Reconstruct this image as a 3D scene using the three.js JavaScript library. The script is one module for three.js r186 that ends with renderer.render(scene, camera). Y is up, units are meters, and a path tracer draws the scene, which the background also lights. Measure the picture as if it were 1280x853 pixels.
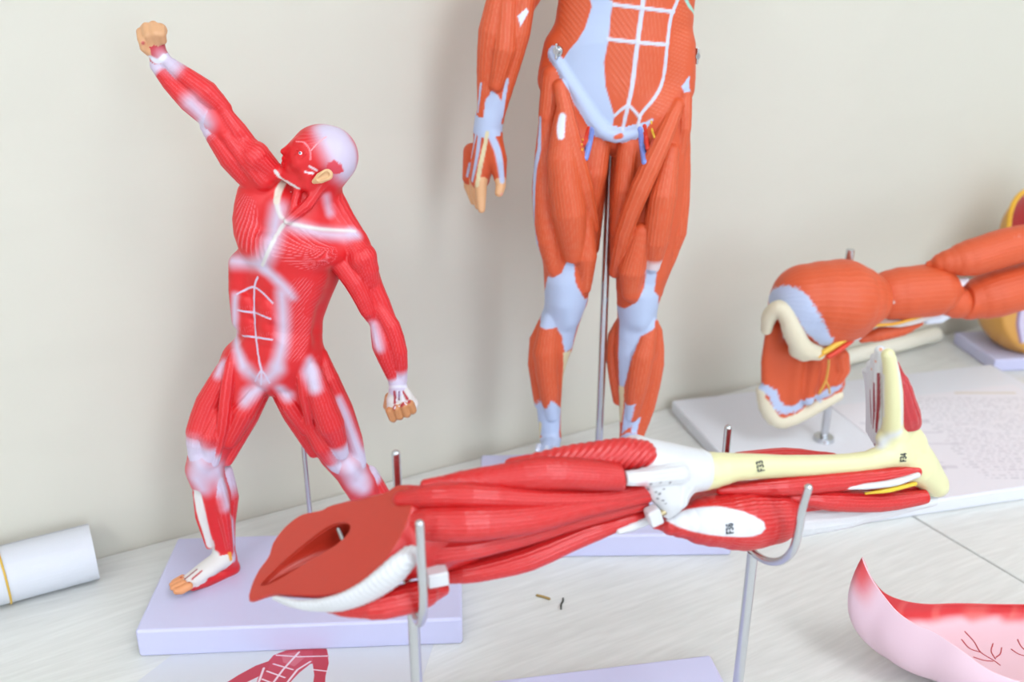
import * as THREE from 'three';
import { RoundedBoxGeometry } from 'three/addons/geometries/RoundedBoxGeometry.js';
import { mergeGeometries } from 'three/addons/utils/BufferGeometryUtils.js';
import { RectAreaLightUniformsLib } from 'three/addons/lights/RectAreaLightUniformsLib.js';
import { FontLoader } from 'three/addons/loaders/FontLoader.js';
import { TextGeometry } from 'three/addons/geometries/TextGeometry.js';

// ---------------------------------------------------------------- camera, daylight, exposure
const scene = new THREE.Scene();
const TABLE_Y = 0.75;
const camera = new THREE.PerspectiveCamera(39.43, 1280 / 853, 0.05, 60);
camera.position.set(0, 1.4, 0);
camera.rotation.set(-22.5 * Math.PI / 180, 0, 0);
camera.focus = 0.83;
camera.userData.fStop = 4.5;
const renderer = new THREE.WebGLRenderer({ antialias: true });
renderer.toneMapping = THREE.LinearToneMapping;
renderer.toneMappingExposure = 0.755;
renderer.shadowMap.enabled = true;
renderer.shadowMap.type = THREE.PCFSoftShadowMap;
scene.background = new THREE.Color().setRGB(0.76, 0.91, 1.06);   // bright overcast sky outside the windows
scene.backgroundIntensity = 9.8;
RectAreaLightUniformsLib.init();

// ---------------------------------------------------------------- small helpers
const ROOM_TURN = 28.4 * Math.PI / 180;            // the wall runs obliquely to the camera
const CA = Math.cos(ROOM_TURN), SA = Math.sin(ROOM_TURN), WALL_Z = -1.175;
const roomPoint = (u, y, w) => [u * CA + w * SA, y, WALL_Z - u * SA + w * CA];
const col = (hex) => new THREE.Color(hex);
function rng(seed) { let s = seed >>> 0; return () => { s = (s + 0x6D2B79F5) | 0; let t = Math.imul(s ^ (s >>> 15), 1 | s); t = (t + Math.imul(t ^ (t >>> 7), 61 | t)) ^ t; return ((t ^ (t >>> 14)) >>> 0) / 4294967296; }; }
const hash3 = (x, y, z) => { let h = Math.imul(x, 374761393) ^ Math.imul(y, 668265263) ^ Math.imul(z, 2147483647 - 1274126177); h = Math.imul(h ^ (h >>> 13), 1274126177); return ((h ^ (h >>> 16)) >>> 0) / 4294967296; };
function noise3(x, y, z) {
  const i = Math.floor(x), j = Math.floor(y), k = Math.floor(z); let u = x - i, v = y - j, w = z - k;
  u = u * u * (3 - 2 * u); v = v * v * (3 - 2 * v); w = w * w * (3 - 2 * w);
  const L = (a, b, t) => a + (b - a) * t;
  return L(L(L(hash3(i, j, k), hash3(i + 1, j, k), u), L(hash3(i, j + 1, k), hash3(i + 1, j + 1, k), u), v),
    L(L(hash3(i, j, k + 1), hash3(i + 1, j, k + 1), u), L(hash3(i, j + 1, k + 1), hash3(i + 1, j + 1, k + 1), u), v), w);
}
const smooth = (a, b, x) => { const t = Math.min(1, Math.max(0, (x - a) / (b - a))); return t * t * (3 - 2 * t); };
function mat(color, roughness = 0.5, extra = {}) { return new THREE.MeshPhysicalMaterial({ color: col(color), roughness, metalness: 0, ...extra }); }
function part(name, geometry, material, parent, label) {
  const m = new THREE.Mesh(geometry, material); m.name = name; m.castShadow = m.receiveShadow = true;
  if (label) m.userData.label = label;
  parent.add(m); return m;
}
function thing(name, label, category, at = [0, 0, 0], turn = 0, group) {
  const g = new THREE.Group(); g.name = name; g.position.set(...at); g.rotation.y = turn;
  g.userData = { label, category }; if (group) g.userData.group = group;
  scene.add(g); return g;
}
function structure(name, geometry, material, label, category, at = [0, 0, 0], turn = 0) {
  const m = part(name, geometry, material, scene); m.position.set(...at); m.rotation.y = turn;
  m.userData = { kind: 'structure', label, category }; return m;
}
function boxAt(x0, x1, y0, y1, z0, z1, r = 0) {
  const g = r ? new RoundedBoxGeometry(x1 - x0, y1 - y0, z1 - z0, 2, r) : new THREE.BoxGeometry(x1 - x0, y1 - y0, z1 - z0);
  g.translate((x0 + x1) / 2, (y0 + y1) / 2, (z0 + z1) / 2); return g;
}
function tube(points, r, seg = 40, sides = 14, closedEnds = true) {
  const curve = new THREE.CatmullRomCurve3(points.map((p) => new THREE.Vector3(...p)), false, 'centripetal');
  const g = new THREE.TubeGeometry(curve, seg, r, sides);
  if (!closedEnds) return g;
  const list = [g];
  for (const t of [0, 1]) { const s = new THREE.SphereGeometry(r, sides, 8); const p = curve.getPoint(t); s.translate(p.x, p.y, p.z); list.push(s); }
  return mergeGeometries(list.map((q) => q.toNonIndexed()));
}

// ---------------------------------------------------------------- solid modelling kit: smooth unions of tapered chains, meshed on a grid
// chain(points [x,y,z,r], options): k blend width, fl [nx,ny,nz,s] flattening, n/amp fibres round the axis,
// c base colour, w0/w1 share of the length that turns to tendon white at either end, cut: carve instead of add
function chain(pts, o = {}) {
  if (pts.length === 1) pts = [pts[0], [pts[0][0], pts[0][1] + 1e-5, pts[0][2], pts[0][3]]];
  if (o.curve) {
    const cv = new THREE.CatmullRomCurve3(pts.map((p) => new THREE.Vector3(p[0], p[1], p[2])), false, 'centripetal');
    const n = (pts.length - 1) * o.curve, out = [];
    for (let i = 0; i <= n; i++) {
      const u = i / n * (pts.length - 1), j = Math.min(pts.length - 2, Math.floor(u)), q = cv.getPoint(i / n);
      const a = u - j, s = a * a * (3 - 2 * a);
      out.push([q.x, q.y, q.z, pts[j][3] + (pts[j + 1][3] - pts[j][3]) * s]);
    }
    pts = out;
  }
  const P = { k: 0.004, ...o, pts };
  let { fl } = P;
  if (fl) { const L = Math.hypot(fl[0], fl[1], fl[2]); P.fl = fl = [fl[0] / L, fl[1] / L, fl[2] / L, fl[3]]; }
  const wrap = (p) => { if (!fl) return p; const e = (p[0] * fl[0] + p[1] * fl[1] + p[2] * fl[2]) * (1 / fl[3] - 1); return [p[0] + fl[0] * e, p[1] + fl[1] * e, p[2] + fl[2] * e, p[3]]; };
  const q = pts.map(wrap); let total = 0; const lens = [];
  for (let i = 0; i + 1 < q.length; i++) { const l = Math.hypot(q[i + 1][0] - q[i][0], q[i + 1][1] - q[i][1], q[i + 1][2] - q[i][2]); lens.push(l); total += l; }
  const S = new Float64Array((q.length - 1) * 11); let run = 0;
  for (let i = 0; i + 1 < q.length; i++) {
    const a = q[i], b = q[i + 1], o11 = i * 11, l2 = Math.max(1e-12, lens[i] * lens[i]);
    S.set([a[0], a[1], a[2], a[3], b[0] - a[0], b[1] - a[1], b[2] - a[2], b[3] - a[3], 1 / l2, run / total, lens[i] / total], o11); run += lens[i];
  }
  P.S = S; P.ns = q.length - 1;
  return P;
}
const info = { t: 0, x: 0, y: 0, z: 0, seg: 0 };
function chainDist(P, x, y, z, full) {
  const fl = P.fl, S = P.S; let e = 0;
  if (fl) { e = (x * fl[0] + y * fl[1] + z * fl[2]) * (1 / fl[3] - 1); x += fl[0] * e; y += fl[1] * e; z += fl[2] * e; }
  let best = 1e9, bv = 0, vx = 0, vy = 0, vz = 0;
  for (let i = 0, o = 0; i < P.ns; i++, o += 11) {
    const ax = x - S[o], ay = y - S[o + 1], az = z - S[o + 2];
    let t = (ax * S[o + 4] + ay * S[o + 5] + az * S[o + 6]) * S[o + 8];
    t = t < 0 ? 0 : t > 1 ? 1 : t;
    const wx = ax - t * S[o + 4], wy = ay - t * S[o + 5], wz = az - t * S[o + 6];
    const L = Math.sqrt(wx * wx + wy * wy + wz * wz), d = L - (S[o + 3] + t * S[o + 7]);
    if (d < best) { best = d; bv = L; vx = wx; vy = wy; vz = wz; if (full) { info.t = S[o + 9] + t * S[o + 10]; info.seg = i; } }
  }
  if (full) { info.x = vx; info.y = vy; info.z = vz; }
  if (fl && bv > 1e-9) {
    const h = (vx * fl[0] + vy * fl[1] + vz * fl[2]) / bv * (1 / fl[3] - 1);
    const gx = vx / bv + fl[0] * h, gy = vy / bv + fl[1] * h, gz = vz / bv + fl[2] * h;
    best /= Math.max(0.4, Math.sqrt(gx * gx + gy * gy + gz * gz));
  }
  return best;
}
class Field {
  constructor(prims) { this.prims = prims; this.order = prims.map((_, i) => i); }
  dist(x, y, z, list = this.order) {
    let d = 1e3; const pr = this.prims;
    for (let i = 0; i < list.length; i++) {
      const P = pr[list[i]]; let q;
      if (P.plane) q = (x - P.plane[0]) * P.plane[3] + (y - P.plane[1]) * P.plane[4] + (z - P.plane[2]) * P.plane[5];
      else q = chainDist(P, x, y, z, false);
      const k = P.k;
      if (P.plane) { const m = q; const h = Math.max(k - Math.abs(d - m), 0) / k; d = Math.max(d, m) + h * h * k * 0.25; }
      else if (P.cut) { const m = -q; const h = Math.max(k - Math.abs(d - m), 0) / k; d = Math.max(d, m) + h * h * k * 0.25; }
      else { const h = Math.max(k - Math.abs(d - q), 0) / k; d = Math.min(d, q) - h * h * k * 0.25; }
    }
    return d;
  }
  near(x, y, z, R) {                                // primitives that matter within R of a point
    const pr = this.prims, ds = []; let m = 1e3;
    for (let i = 0; i < pr.length; i++) { const P = pr[i]; const q = P.plane ? 0 : chainDist(P, x, y, z, false); ds.push(q); if (!P.cut && !P.plane && q < m) m = q; }
    const out = [];
    for (let i = 0; i < pr.length; i++) { const P = pr[i]; if (P.plane || (P.cut ? ds[i] < R * 1.6 + P.k : ds[i] < m + 2.6 * R + P.k)) out.push(i); }
    return out;
  }
}
const FIELDS = {};
function field(frame, prims) { const f = new Field(prims); (FIELDS[frame] = FIELDS[frame] || []).push(f); return f; }

// paint: layers laid over the base colour in order
//  line([[x,y,z,r]...], colour, soft)   a brushed line on the surface
//  area([[x,y,z]...], colour, soft, depth, jag)  a patch whose outline runs through surface points
const line = (pts, color, soft = 0.3, o = {}) => ({ kind: 'line', P: chain(pts, { curve: o.straight || pts.length > 8 ? 0 : 3 }), c: col(color), soft, ...o });
function area(pts, color, soft = 0.0006, o = {}) {
  let nx = 0, ny = 0, nz = 0, cx = 0, cy = 0, cz = 0; const n = pts.length;
  for (let i = 0; i < n; i++) { const a = pts[i], b = pts[(i + 1) % n]; nx += (a[1] - b[1]) * (a[2] + b[2]); ny += (a[2] - b[2]) * (a[0] + b[0]); nz += (a[0] - b[0]) * (a[1] + b[1]); cx += a[0] / n; cy += a[1] / n; cz += a[2] / n; }
  let L = Math.hypot(nx, ny, nz); if (nz < 0) L = -L; nx /= L; ny /= L; nz /= L;
  let ux = 1 - nx * nx, uy = -nx * ny, uz = -nx * nz; const q = Math.hypot(ux, uy, uz); ux /= q; uy /= q; uz /= q;
  const vx = ny * uz - nz * uy, vy = nz * ux - nx * uz, vz = nx * uy - ny * ux;
  const p2 = pts.map((p) => [(p[0] - cx) * ux + (p[1] - cy) * uy + (p[2] - cz) * uz, (p[0] - cx) * vx + (p[1] - cy) * vy + (p[2] - cz) * vz]);
  let R = 0, dep = 0; for (let i = 0; i < n; i++) { R = Math.max(R, Math.hypot(...p2[i])); dep = Math.max(dep, Math.abs((pts[i][0] - cx) * nx + (pts[i][1] - cy) * ny + (pts[i][2] - cz) * nz)); }
  return { kind: 'area', c: col(color), soft, p2, o: [cx, cy, cz], n: [nx, ny, nz], u: [ux, uy, uz], v: [vx, vy, vz], R, dep: (o.depth ?? 0.012) + dep, face: o.face ?? 0, ...o };
}
function areaDist(A, x, y, z) {                      // signed distance in the patch's own plane, negative inside
  const a = x - A.o[0], b = y - A.o[1], c = z - A.o[2];
  if (Math.abs(a * A.n[0] + b * A.n[1] + c * A.n[2]) > A.dep) return 1;
  const s = a * A.u[0] + b * A.u[1] + c * A.u[2], t = a * A.v[0] + b * A.v[1] + c * A.v[2];
  if (Math.hypot(s, t) > A.R + 0.01) return 1;
  let d = 1e9, inside = false; const p = A.p2, n = p.length;
  for (let i = 0, j = n - 1; i < n; j = i++) {
    const ex = p[j][0] - p[i][0], ey = p[j][1] - p[i][1], wx = s - p[i][0], wy = t - p[i][1];
    const h = Math.min(1, Math.max(0, (wx * ex + wy * ey) / (ex * ex + ey * ey + 1e-15)));
    d = Math.min(d, Math.hypot(wx - h * ex, wy - h * ey));
    if ((p[i][1] > t) !== (p[j][1] > t) && s < (p[j][0] - p[i][0]) * (t - p[i][1]) / (p[j][1] - p[i][1]) + p[i][0]) inside = !inside;
  }
  return inside ? -d : d;
}

// mesh(field, cell, look): look = { base, fibre (stripe colour), white, layers, fans }
function solid(F, cell, look = {}) {
  let x0 = 1e9, y0 = 1e9, z0 = 1e9, x1 = -1e9, y1 = -1e9, z1 = -1e9;
  for (const P of F.prims) if (!P.cut && !P.plane) for (const p of P.pts) { const r = p[3] * Math.max(1, P.fl ? P.fl[3] : 1) + 0.004; x0 = Math.min(x0, p[0] - r); x1 = Math.max(x1, p[0] + r); y0 = Math.min(y0, p[1] - r); y1 = Math.max(y1, p[1] + r); z0 = Math.min(z0, p[2] - r); z1 = Math.max(z1, p[2] + r); }
  const B = 8, bx = Math.ceil((x1 - x0) / cell / B) + 1, by = Math.ceil((y1 - y0) / cell / B) + 1, bz = Math.ceil((z1 - z0) / cell / B) + 1;
  const nx = bx * B + 1, ny = by * B + 1, nz = bz * B + 1, V = new Float32Array(nx * ny * nz).fill(1);
  const half = B * cell / 2, R = half * 1.7321, act = [];
  const lists = new Map();
  for (let k = 0; k < bz; k++) for (let j = 0; j < by; j++) for (let i = 0; i < bx; i++) {
    const cx = x0 + (i * B) * cell + half, cy = y0 + (j * B) * cell + half, cz = z0 + (k * B) * cell + half;
    const d = F.dist(cx, cy, cz), on = Math.abs(d) < R * 1.5 + 0.003;
    if (!on) { if (d < 0) for (let c = 0; c <= B; c++) for (let b = 0; b <= B; b++) { const o = ((k * B + c) * ny + j * B + b) * nx + i * B; for (let a = 0; a <= B; a++) if (V[o + a] === 1) V[o + a] = -1; } continue; }
    const list = F.near(cx, cy, cz, R); lists.set((k * by + j) * bx + i, list); act.push([i, j, k]);
  }
  for (const [i, j, k] of act) {
    const list = lists.get((k * by + j) * bx + i);
    for (let c = 0; c <= B; c++) for (let b = 0; b <= B; b++) { const o = ((k * B + c) * ny + j * B + b) * nx + i * B; for (let a = 0; a <= B; a++) V[o + a] = F.dist(x0 + (i * B + a) * cell, y0 + (j * B + b) * cell, z0 + (k * B + c) * cell, list); }
  }
  const ids = new Map(), pos = [], own = [];
  const sy = nx, sz = nx * ny;
  const vert = (i, j, k, list) => {
    const key = k * sz + j * sy + i; let id = ids.get(key); if (id !== undefined) return id;
    let sx = 0, syy = 0, szz = 0, n = 0;
    for (let e = 0; e < 12; e++) {
      const ax = e >> 2, u = e & 1, v = (e >> 1) & 1;
      const di = ax === 0 ? 0 : u, dj = ax === 1 ? 0 : ax === 0 ? u : v, dk = ax === 2 ? 0 : v;
      const p = key + dk * sz + dj * sy + di, q = p + (ax === 0 ? 1 : ax === 1 ? sy : sz), va = V[p], vb = V[q];
      if ((va < 0) === (vb < 0)) continue;
      const t = va / (va - vb); sx += di + (ax === 0 ? t : 0); syy += dj + (ax === 1 ? t : 0); szz += dk + (ax === 2 ? t : 0); n++;
    }
    let x = x0 + (i + (n ? sx / n : 0.5)) * cell, y = y0 + (j + (n ? syy / n : 0.5)) * cell, z = z0 + (k + (n ? szz / n : 0.5)) * cell;
    const h = cell * 0.35;
    for (let it = 0; it < 2; it++) {
      const d = F.dist(x, y, z, list), gx = (F.dist(x + h, y, z, list) - d) / h, gy = (F.dist(x, y + h, z, list) - d) / h, gz = (F.dist(x, y, z + h, list) - d) / h;
      const g2 = Math.max(0.3, gx * gx + gy * gy + gz * gz), m = Math.max(-0.5 * cell, Math.min(0.5 * cell, d)) / g2; x -= gx * m; y -= gy * m; z -= gz * m;
    }
    id = pos.length / 3; pos.push(x, y, z); own.push(list); ids.set(key, id); return id;
  };
  const index = [];
  for (const [bi, bj, bk] of act) {
    const list = lists.get((bk * by + bj) * bx + bi);
    for (let k = bk * B; k < bk * B + B; k++) for (let j = bj * B; j < bj * B + B; j++) for (let i = bi * B; i < bi * B + B; i++) {
      const key = k * sz + j * sy + i, v = V[key], s = v < 0;
      if (j > 0 && k > 0 && (V[key + 1] < 0) !== s) { const a = vert(i, j - 1, k - 1, list), b = vert(i, j, k - 1, list), c = vert(i, j, k, list), d = vert(i, j - 1, k, list); s ? index.push(a, b, c, a, c, d) : index.push(a, c, b, a, d, c); }
      if (i > 0 && k > 0 && (V[key + sy] < 0) !== s) { const a = vert(i - 1, j, k - 1, list), b = vert(i - 1, j, k, list), c = vert(i, j, k, list), d = vert(i, j, k - 1, list); s ? index.push(a, b, c, a, c, d) : index.push(a, c, b, a, d, c); }
      if (i > 0 && j > 0 && (V[key + sz] < 0) !== s) { const a = vert(i - 1, j - 1, k, list), b = vert(i, j - 1, k, list), c = vert(i, j, k, list), d = vert(i - 1, j, k, list); s ? index.push(a, b, c, a, c, d) : index.push(a, c, b, a, d, c); }
    }
  }
  // colour and fibre relief
  const N = pos.length / 3, colors = new Float32Array(N * 3), base = col(look.base ?? '#c62f35'), stripe = col(look.fibre ?? '#e8888a'), white = col(look.white ?? '#d9cfe2');
  const tmp = new THREE.Color(), layers = look.layers ?? [], fans = look.fans ?? [], disp = new Float32Array(N), dark = col(look.groove ?? look.base ?? '#c62f35');
  for (let i = 0; i < N; i++) {
    const x = pos[3 * i], y = pos[3 * i + 1], z = pos[3 * i + 2], list = own[i];
    let best = 1e9, P = null, t = 0, vx = 0, vy = 0, vz = 0, seg = 0, second = 1e9;
    for (const q of list) {
      const C = F.prims[q]; if (C.cut || C.plane) continue;
      const d = chainDist(C, x, y, z, true) - (C.bias ?? 0);
      if (d < best) { second = best; best = d; P = C; t = info.t; vx = info.x; vy = info.y; vz = info.z; seg = info.seg; } else if (d < second) second = d;
    }
    tmp.copy(P.c ? (P.cc ??= col(P.c)) : base);
    let s = 0, fade = 1, amp = 0;
    let mute = 0;
    for (const A of layers) if (A.mute) { const d = A.kind === 'line' ? chainDist(A.P, x, y, z, false) : areaDist(A, x, y, z); mute = Math.max(mute, 1 - smooth(-0.001, 0.001, d)); }
    const wob = (noise3(x * 260, y * 260, z * 260) - 0.5) * 0.9;
    let fan = null, fw = 0;
    for (const g of fans) { const d = g.kind === 'area' ? areaDist(g, x, y, z) : chainDist(g.P, x, y, z, false); const w = 1 - smooth(-0.004, 0.001, d); if (w > 0.02) { fan = g; fw = w; } }
    if (fan) {
      const a = x - fan.at[0], b = y - fan.at[1], c = z - fan.at[2]; let ph;
      if (fan.dir) ph = (a * fan.dir[0] + b * fan.dir[1] + c * fan.dir[2]) / fan.period * 6.2832;
      else { const l = (a * fan.axis[0] + b * fan.axis[1] + c * fan.axis[2]); ph = Math.atan2(b - l * fan.axis[1], a - l * fan.axis[0]) * fan.n; }
      s = Math.cos(ph + wob); amp = fan.amp * fw;
    } else if (P.n) {
      const o = seg * 11, S = P.S; let tx = S[o + 4], ty = S[o + 5], tz = S[o + 6]; const L = Math.hypot(tx, ty, tz) || 1; tx /= L; ty /= L; tz /= L;
      const rf = Math.abs(tz) < 0.9 ? [0, 0, 1] : [1, 0, 0], q = rf[0] * tx + rf[1] * ty + rf[2] * tz;
      const ux = rf[0] - q * tx, uy = rf[1] - q * ty, uz = rf[2] - q * tz, wx = ty * uz - tz * uy, wy = tz * ux - tx * uz, wz = tx * uy - ty * ux;
      const ph = Math.atan2(vx * wx + vy * wy + vz * wz, vx * ux + vy * uy + vz * uz);
      s = Math.cos(P.n * ph + wob * 1.5 + (P.twist ?? 0) * t); amp = P.amp ?? look.amp ?? 0.00025;
      fade = smooth(0, 0.06, t) * smooth(1, 0.94, t) * smooth(0.0001, 0.0012, second - best + 0.0006);
    }
    amp *= (1 - mute) * fade;
    if (amp > 0) { disp[i] = amp * s; const w = Math.max(0, s - 0.45) * 1.8 * Math.min(1, amp / (look.amp ?? 0.00025)) * (fan?.streak ?? look.streak ?? 0.3); tmp.lerp(stripe, Math.min(1, w)); const g = Math.max(0, -s - 0.5) * 2 * (look.grooveMix ?? 0); tmp.lerp(dark, g); }
    if (P.w0 || P.w1) {
      const cwob = 0.05 * Math.cos((x + y) * 2600) + 0.04 * wob;
      const a = P.w0 ? 1 - smooth(P.w0 * 0.35, P.w0 * 1.15, t + cwob * P.w0) : 0, b = P.w1 ? smooth(1 - P.w1 * 1.15, 1 - P.w1 * 0.35, t - cwob * P.w1) : 0;
      tmp.lerp(white, Math.max(a, b) * (P.wm ?? 0.95));
    }
    for (const A of layers) {
      let d, w;
      if (A.face !== undefined && A.kind === 'line' && A.face) { /* lines wrap freely */ }
      if (A.kind === 'line') { d = chainDist(A.P, x, y, z, false); if (d > 0.02) continue; if (A.jag) d += (noise3(x * A.jf, y * A.jf, z * A.jf) - 0.5) * A.jag; const r = A.P.pts[0][3]; w = 1 - smooth(-A.soft * r, A.soft * r, d); }
      else { d = areaDist(A, x, y, z); if (d > 0.02) continue; if (A.jag) d += (noise3(x * A.jf, y * A.jf, z * A.jf) - 0.5) * A.jag; w = 1 - smooth(-A.soft, A.soft, d); }
      if (w > 0) { tmp.lerp(A.c, w * (A.a ?? 1)); if (A.rise) disp[i] += A.rise * w; }
    }
    colors[3 * i] = tmp.r; colors[3 * i + 1] = tmp.g; colors[3 * i + 2] = tmp.b;
  }
  const g = new THREE.BufferGeometry();
  g.setAttribute('position', new THREE.BufferAttribute(new Float32Array(pos), 3)); g.setIndex(index); g.computeVertexNormals();
  const p = g.attributes.position, nn = g.attributes.normal;
  for (let i = 0; i < N; i++) if (disp[i]) p.setXYZ(i, p.getX(i) + nn.getX(i) * disp[i], p.getY(i) + nn.getY(i) * disp[i], p.getZ(i) + nn.getZ(i) * disp[i]);
  g.computeVertexNormals();
  g.setAttribute('color', new THREE.BufferAttribute(colors, 3));
  return g;
}

// ---------------------------------------------------------------- the room: wall behind the table, windows opposite
function plaster(seed, hex, amp) {
  const N = 256, d = new Uint8Array(N * N * 4), c = col(hex).convertLinearToSRGB();
  for (let j = 0; j < N; j++) for (let i = 0; i < N; i++) {
    const n = (noise3(i / 4, j / 4, seed) - 0.5) * 0.5 + (noise3(i / 18, j / 18, seed + 5) - 0.5) + (noise3(i / 64, j / 64, seed + 9) - 0.5) * 1.2, o = (j * N + i) * 4;
    d[o] = Math.max(0, Math.min(255, c.r * 255 + n * amp)); d[o + 1] = Math.max(0, Math.min(255, c.g * 255 + n * amp)); d[o + 2] = Math.max(0, Math.min(255, c.b * 255 + n * amp)); d[o + 3] = 255;
  }
  const t = new THREE.DataTexture(d, N, N); t.colorSpace = THREE.SRGBColorSpace; t.wrapS = t.wrapT = THREE.RepeatWrapping; t.magFilter = THREE.LinearFilter; t.minFilter = THREE.LinearMipmapLinearFilter; t.generateMipmaps = true; t.needsUpdate = true; return t;
}
const wallTex = plaster(3, '#d5d3c6', 3);
const wallMat = new THREE.MeshPhysicalMaterial({ map: wallTex, roughness: 0.75 });
const plainWall = mat('#eeeeec', 0.85), ceilMat = mat('#f3f3f1', 0.9), frameMat = mat('#e8e8e8', 0.4);
const wallAt = (u, y, w) => roomPoint(u, y, w);
const U0 = -2.8, U1 = 4.6, DEPTH = 5.2, CEIL = 2.9;
structure('floor', new THREE.BoxGeometry(U1 - U0 + 0.4, 0.1, DEPTH + 0.4), mat('#cfcfce', 0.5), 'pale tiled classroom floor below the tables', 'floor', wallAt((U0 + U1) / 2, -0.05, DEPTH / 2), ROOM_TURN);
structure('ceiling', new THREE.BoxGeometry(U1 - U0 + 0.4, 0.1, DEPTH + 0.4), ceilMat, 'plain white ceiling of the classroom', 'ceiling', wallAt((U0 + U1) / 2, CEIL + 0.05, DEPTH / 2), ROOM_TURN);
structure('wall_back', new THREE.BoxGeometry(U1 - U0 + 0.4, CEIL, 0.2), wallMat, 'cream painted wall behind the anatomical models', 'wall', wallAt((U0 + U1) / 2, CEIL / 2, -0.1), ROOM_TURN);
structure('wall_left', new THREE.BoxGeometry(0.2, CEIL, DEPTH), plainWall, 'cream side wall of the classroom', 'wall', wallAt(U0 - 0.1, CEIL / 2, DEPTH / 2), ROOM_TURN);
// wall with openings: pieces joined round the window holes
function wallWithHoles(len, h, thick, holes) {
  const s = new THREE.Shape([[0, 0], [len, 0], [len, h], [0, h]].map((p) => new THREE.Vector2(...p)));
  for (const [a, b, c, d] of holes) s.holes.push(new THREE.Path([[a, c], [a, d], [b, d], [b, c]].map((p) => new THREE.Vector2(...p))));
  const g = new THREE.ExtrudeGeometry(s, { depth: thick, bevelEnabled: false }); return g;
}
const holesF = [[1.9, 3.5, 1.0, 2.75]];
structure('wall_front', wallWithHoles(U1 - U0, CEIL, 0.2, holesF), plainWall, 'cream window wall facing the tables', 'wall', wallAt(U0, 0, DEPTH), ROOM_TURN);
const holesR = [];
structure('wall_right', wallWithHoles(DEPTH, CEIL, 0.2, holesR), plainWall, 'cream right hand wall of the classroom', 'wall', wallAt(U1, 0, 0).map((v, i) => v + (i === 0 ? 0 : 0)), ROOM_TURN - Math.PI / 2);
const glassMat = new THREE.MeshPhysicalMaterial({ color: 0xffffff, transmission: 1, thickness: 0, roughness: 0, ior: 1.45 });
let winNo = 0;
function windowAt(a, b, c, d, at, turn, x0, zoff) {
  const w = new THREE.Group(); w.name = 'window_' + (++winNo); w.position.set(...at); w.rotation.y = turn;
  w.userData = { kind: 'structure', label: 'white framed classroom window letting in daylight', category: 'window' }; scene.add(w);
  const L = b - a, Hh = d - c, t = 0.05, list = [boxAt(a, b, c, c + t, zoff, zoff + 0.06), boxAt(a, b, d - t, d, zoff, zoff + 0.06), boxAt(a, a + t, c, d, zoff, zoff + 0.06), boxAt(b - t, b, c, d, zoff, zoff + 0.06), boxAt(a + L / 2 - t / 2, a + L / 2 + t / 2, c, d, zoff, zoff + 0.06)];
  part('window_frame', mergeGeometries(list), frameMat, w);
  part('window_pane', boxAt(a + t, a + L / 2 - t / 2, c + t, d - t, zoff + 0.028, zoff + 0.032), glassMat, w);
  part('window_pane', boxAt(a + L / 2 + t / 2, b - t, c + t, d - t, zoff + 0.028, zoff + 0.032), glassMat, w);
}
for (const [a, b, c, d] of holesF) windowAt(a, b, c, d, wallAt(U0, 0, DEPTH), ROOM_TURN, 0, 0.07);
for (const [a, b, c, d] of holesR) windowAt(a, b, c, d, wallAt(U1, 0, 0), ROOM_TURN - Math.PI / 2, 0, 0.07);

// ---------------------------------------------------------------- two tables pushed together, pale ash laminate
function woodTexture(seed) {
  const W = 1024, Hh = 512, d = new Uint8Array(W * Hh * 4);
  for (let j = 0; j < Hh; j++) for (let i = 0; i < W; i++) {
    const y = j / Hh, x = i / W, warp = (noise3(x * 5, y * 7, seed) - 0.5) * 0.05;
    const g1 = noise3(x * 16, (y + warp) * 150, seed + 2), g2 = noise3(x * 60, (y + warp) * 380, seed + 7), g3 = noise3(x * 4, y * 10, seed + 4);
    const v = (g1 - 0.5) * 9 + (g2 - 0.5) * 9 + (g3 - 0.5) * 5, o = (j * W + i) * 4;
    d[o] = 220 + v; d[o + 1] = 222 + v; d[o + 2] = 218 + v * 1.05; d[o + 3] = 255;
  }
  const t = new THREE.DataTexture(d, W, Hh); t.colorSpace = THREE.SRGBColorSpace; t.wrapS = t.wrapT = THREE.RepeatWrapping; t.magFilter = THREE.LinearFilter; t.minFilter = THREE.LinearMipmapLinearFilter; t.generateMipmaps = true; t.anisotropy = 8; t.needsUpdate = true; return t;
}
const woodMat = new THREE.MeshPhysicalMaterial({ map: woodTexture(11), roughness: 0.42 });
const steelLeg = new THREE.MeshPhysicalMaterial({ color: col('#8d9094'), metalness: 0.9, roughness: 0.35 });
function tableUnit(name, label, u0, u1, depth) {
  const g = thing(name, label, 'table', wallAt((u0 + u1) / 2, 0, depth / 2 + 0.001), ROOM_TURN);
  const L = (u1 - u0) / 2, top = new RoundedBoxGeometry(L * 2, 0.028, depth, 3, 0.0025); top.translate(0, TABLE_Y - 0.014, 0);
  const p = top.attributes.position, uv = top.attributes.uv; for (let i = 0; i < p.count; i++) uv.setXY(i, (p.getX(i) + u0) * 0.8, p.getZ(i) * 1.6);
  part('tabletop', top, woodMat, g);
  part('apron', mergeGeometries([boxAt(-L + 0.06, L - 0.06, TABLE_Y - 0.09, TABLE_Y - 0.0285, depth / 2 - 0.08, depth / 2 - 0.05), boxAt(-L + 0.06, L - 0.06, TABLE_Y - 0.09, TABLE_Y - 0.0285, -depth / 2 + 0.05, -depth / 2 + 0.08)]), steelLeg, g);
  for (const [sx, sz] of [[-1, -1], [1, -1], [-1, 1], [1, 1]]) part('leg', boxAt(sx * (L - 0.08) - 0.02, sx * (L - 0.08) + 0.02, 0, TABLE_Y - 0.0285, sz * (depth / 2 - 0.1) - 0.02, sz * (depth / 2 - 0.1) + 0.02), steelLeg, g);
}
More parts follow.
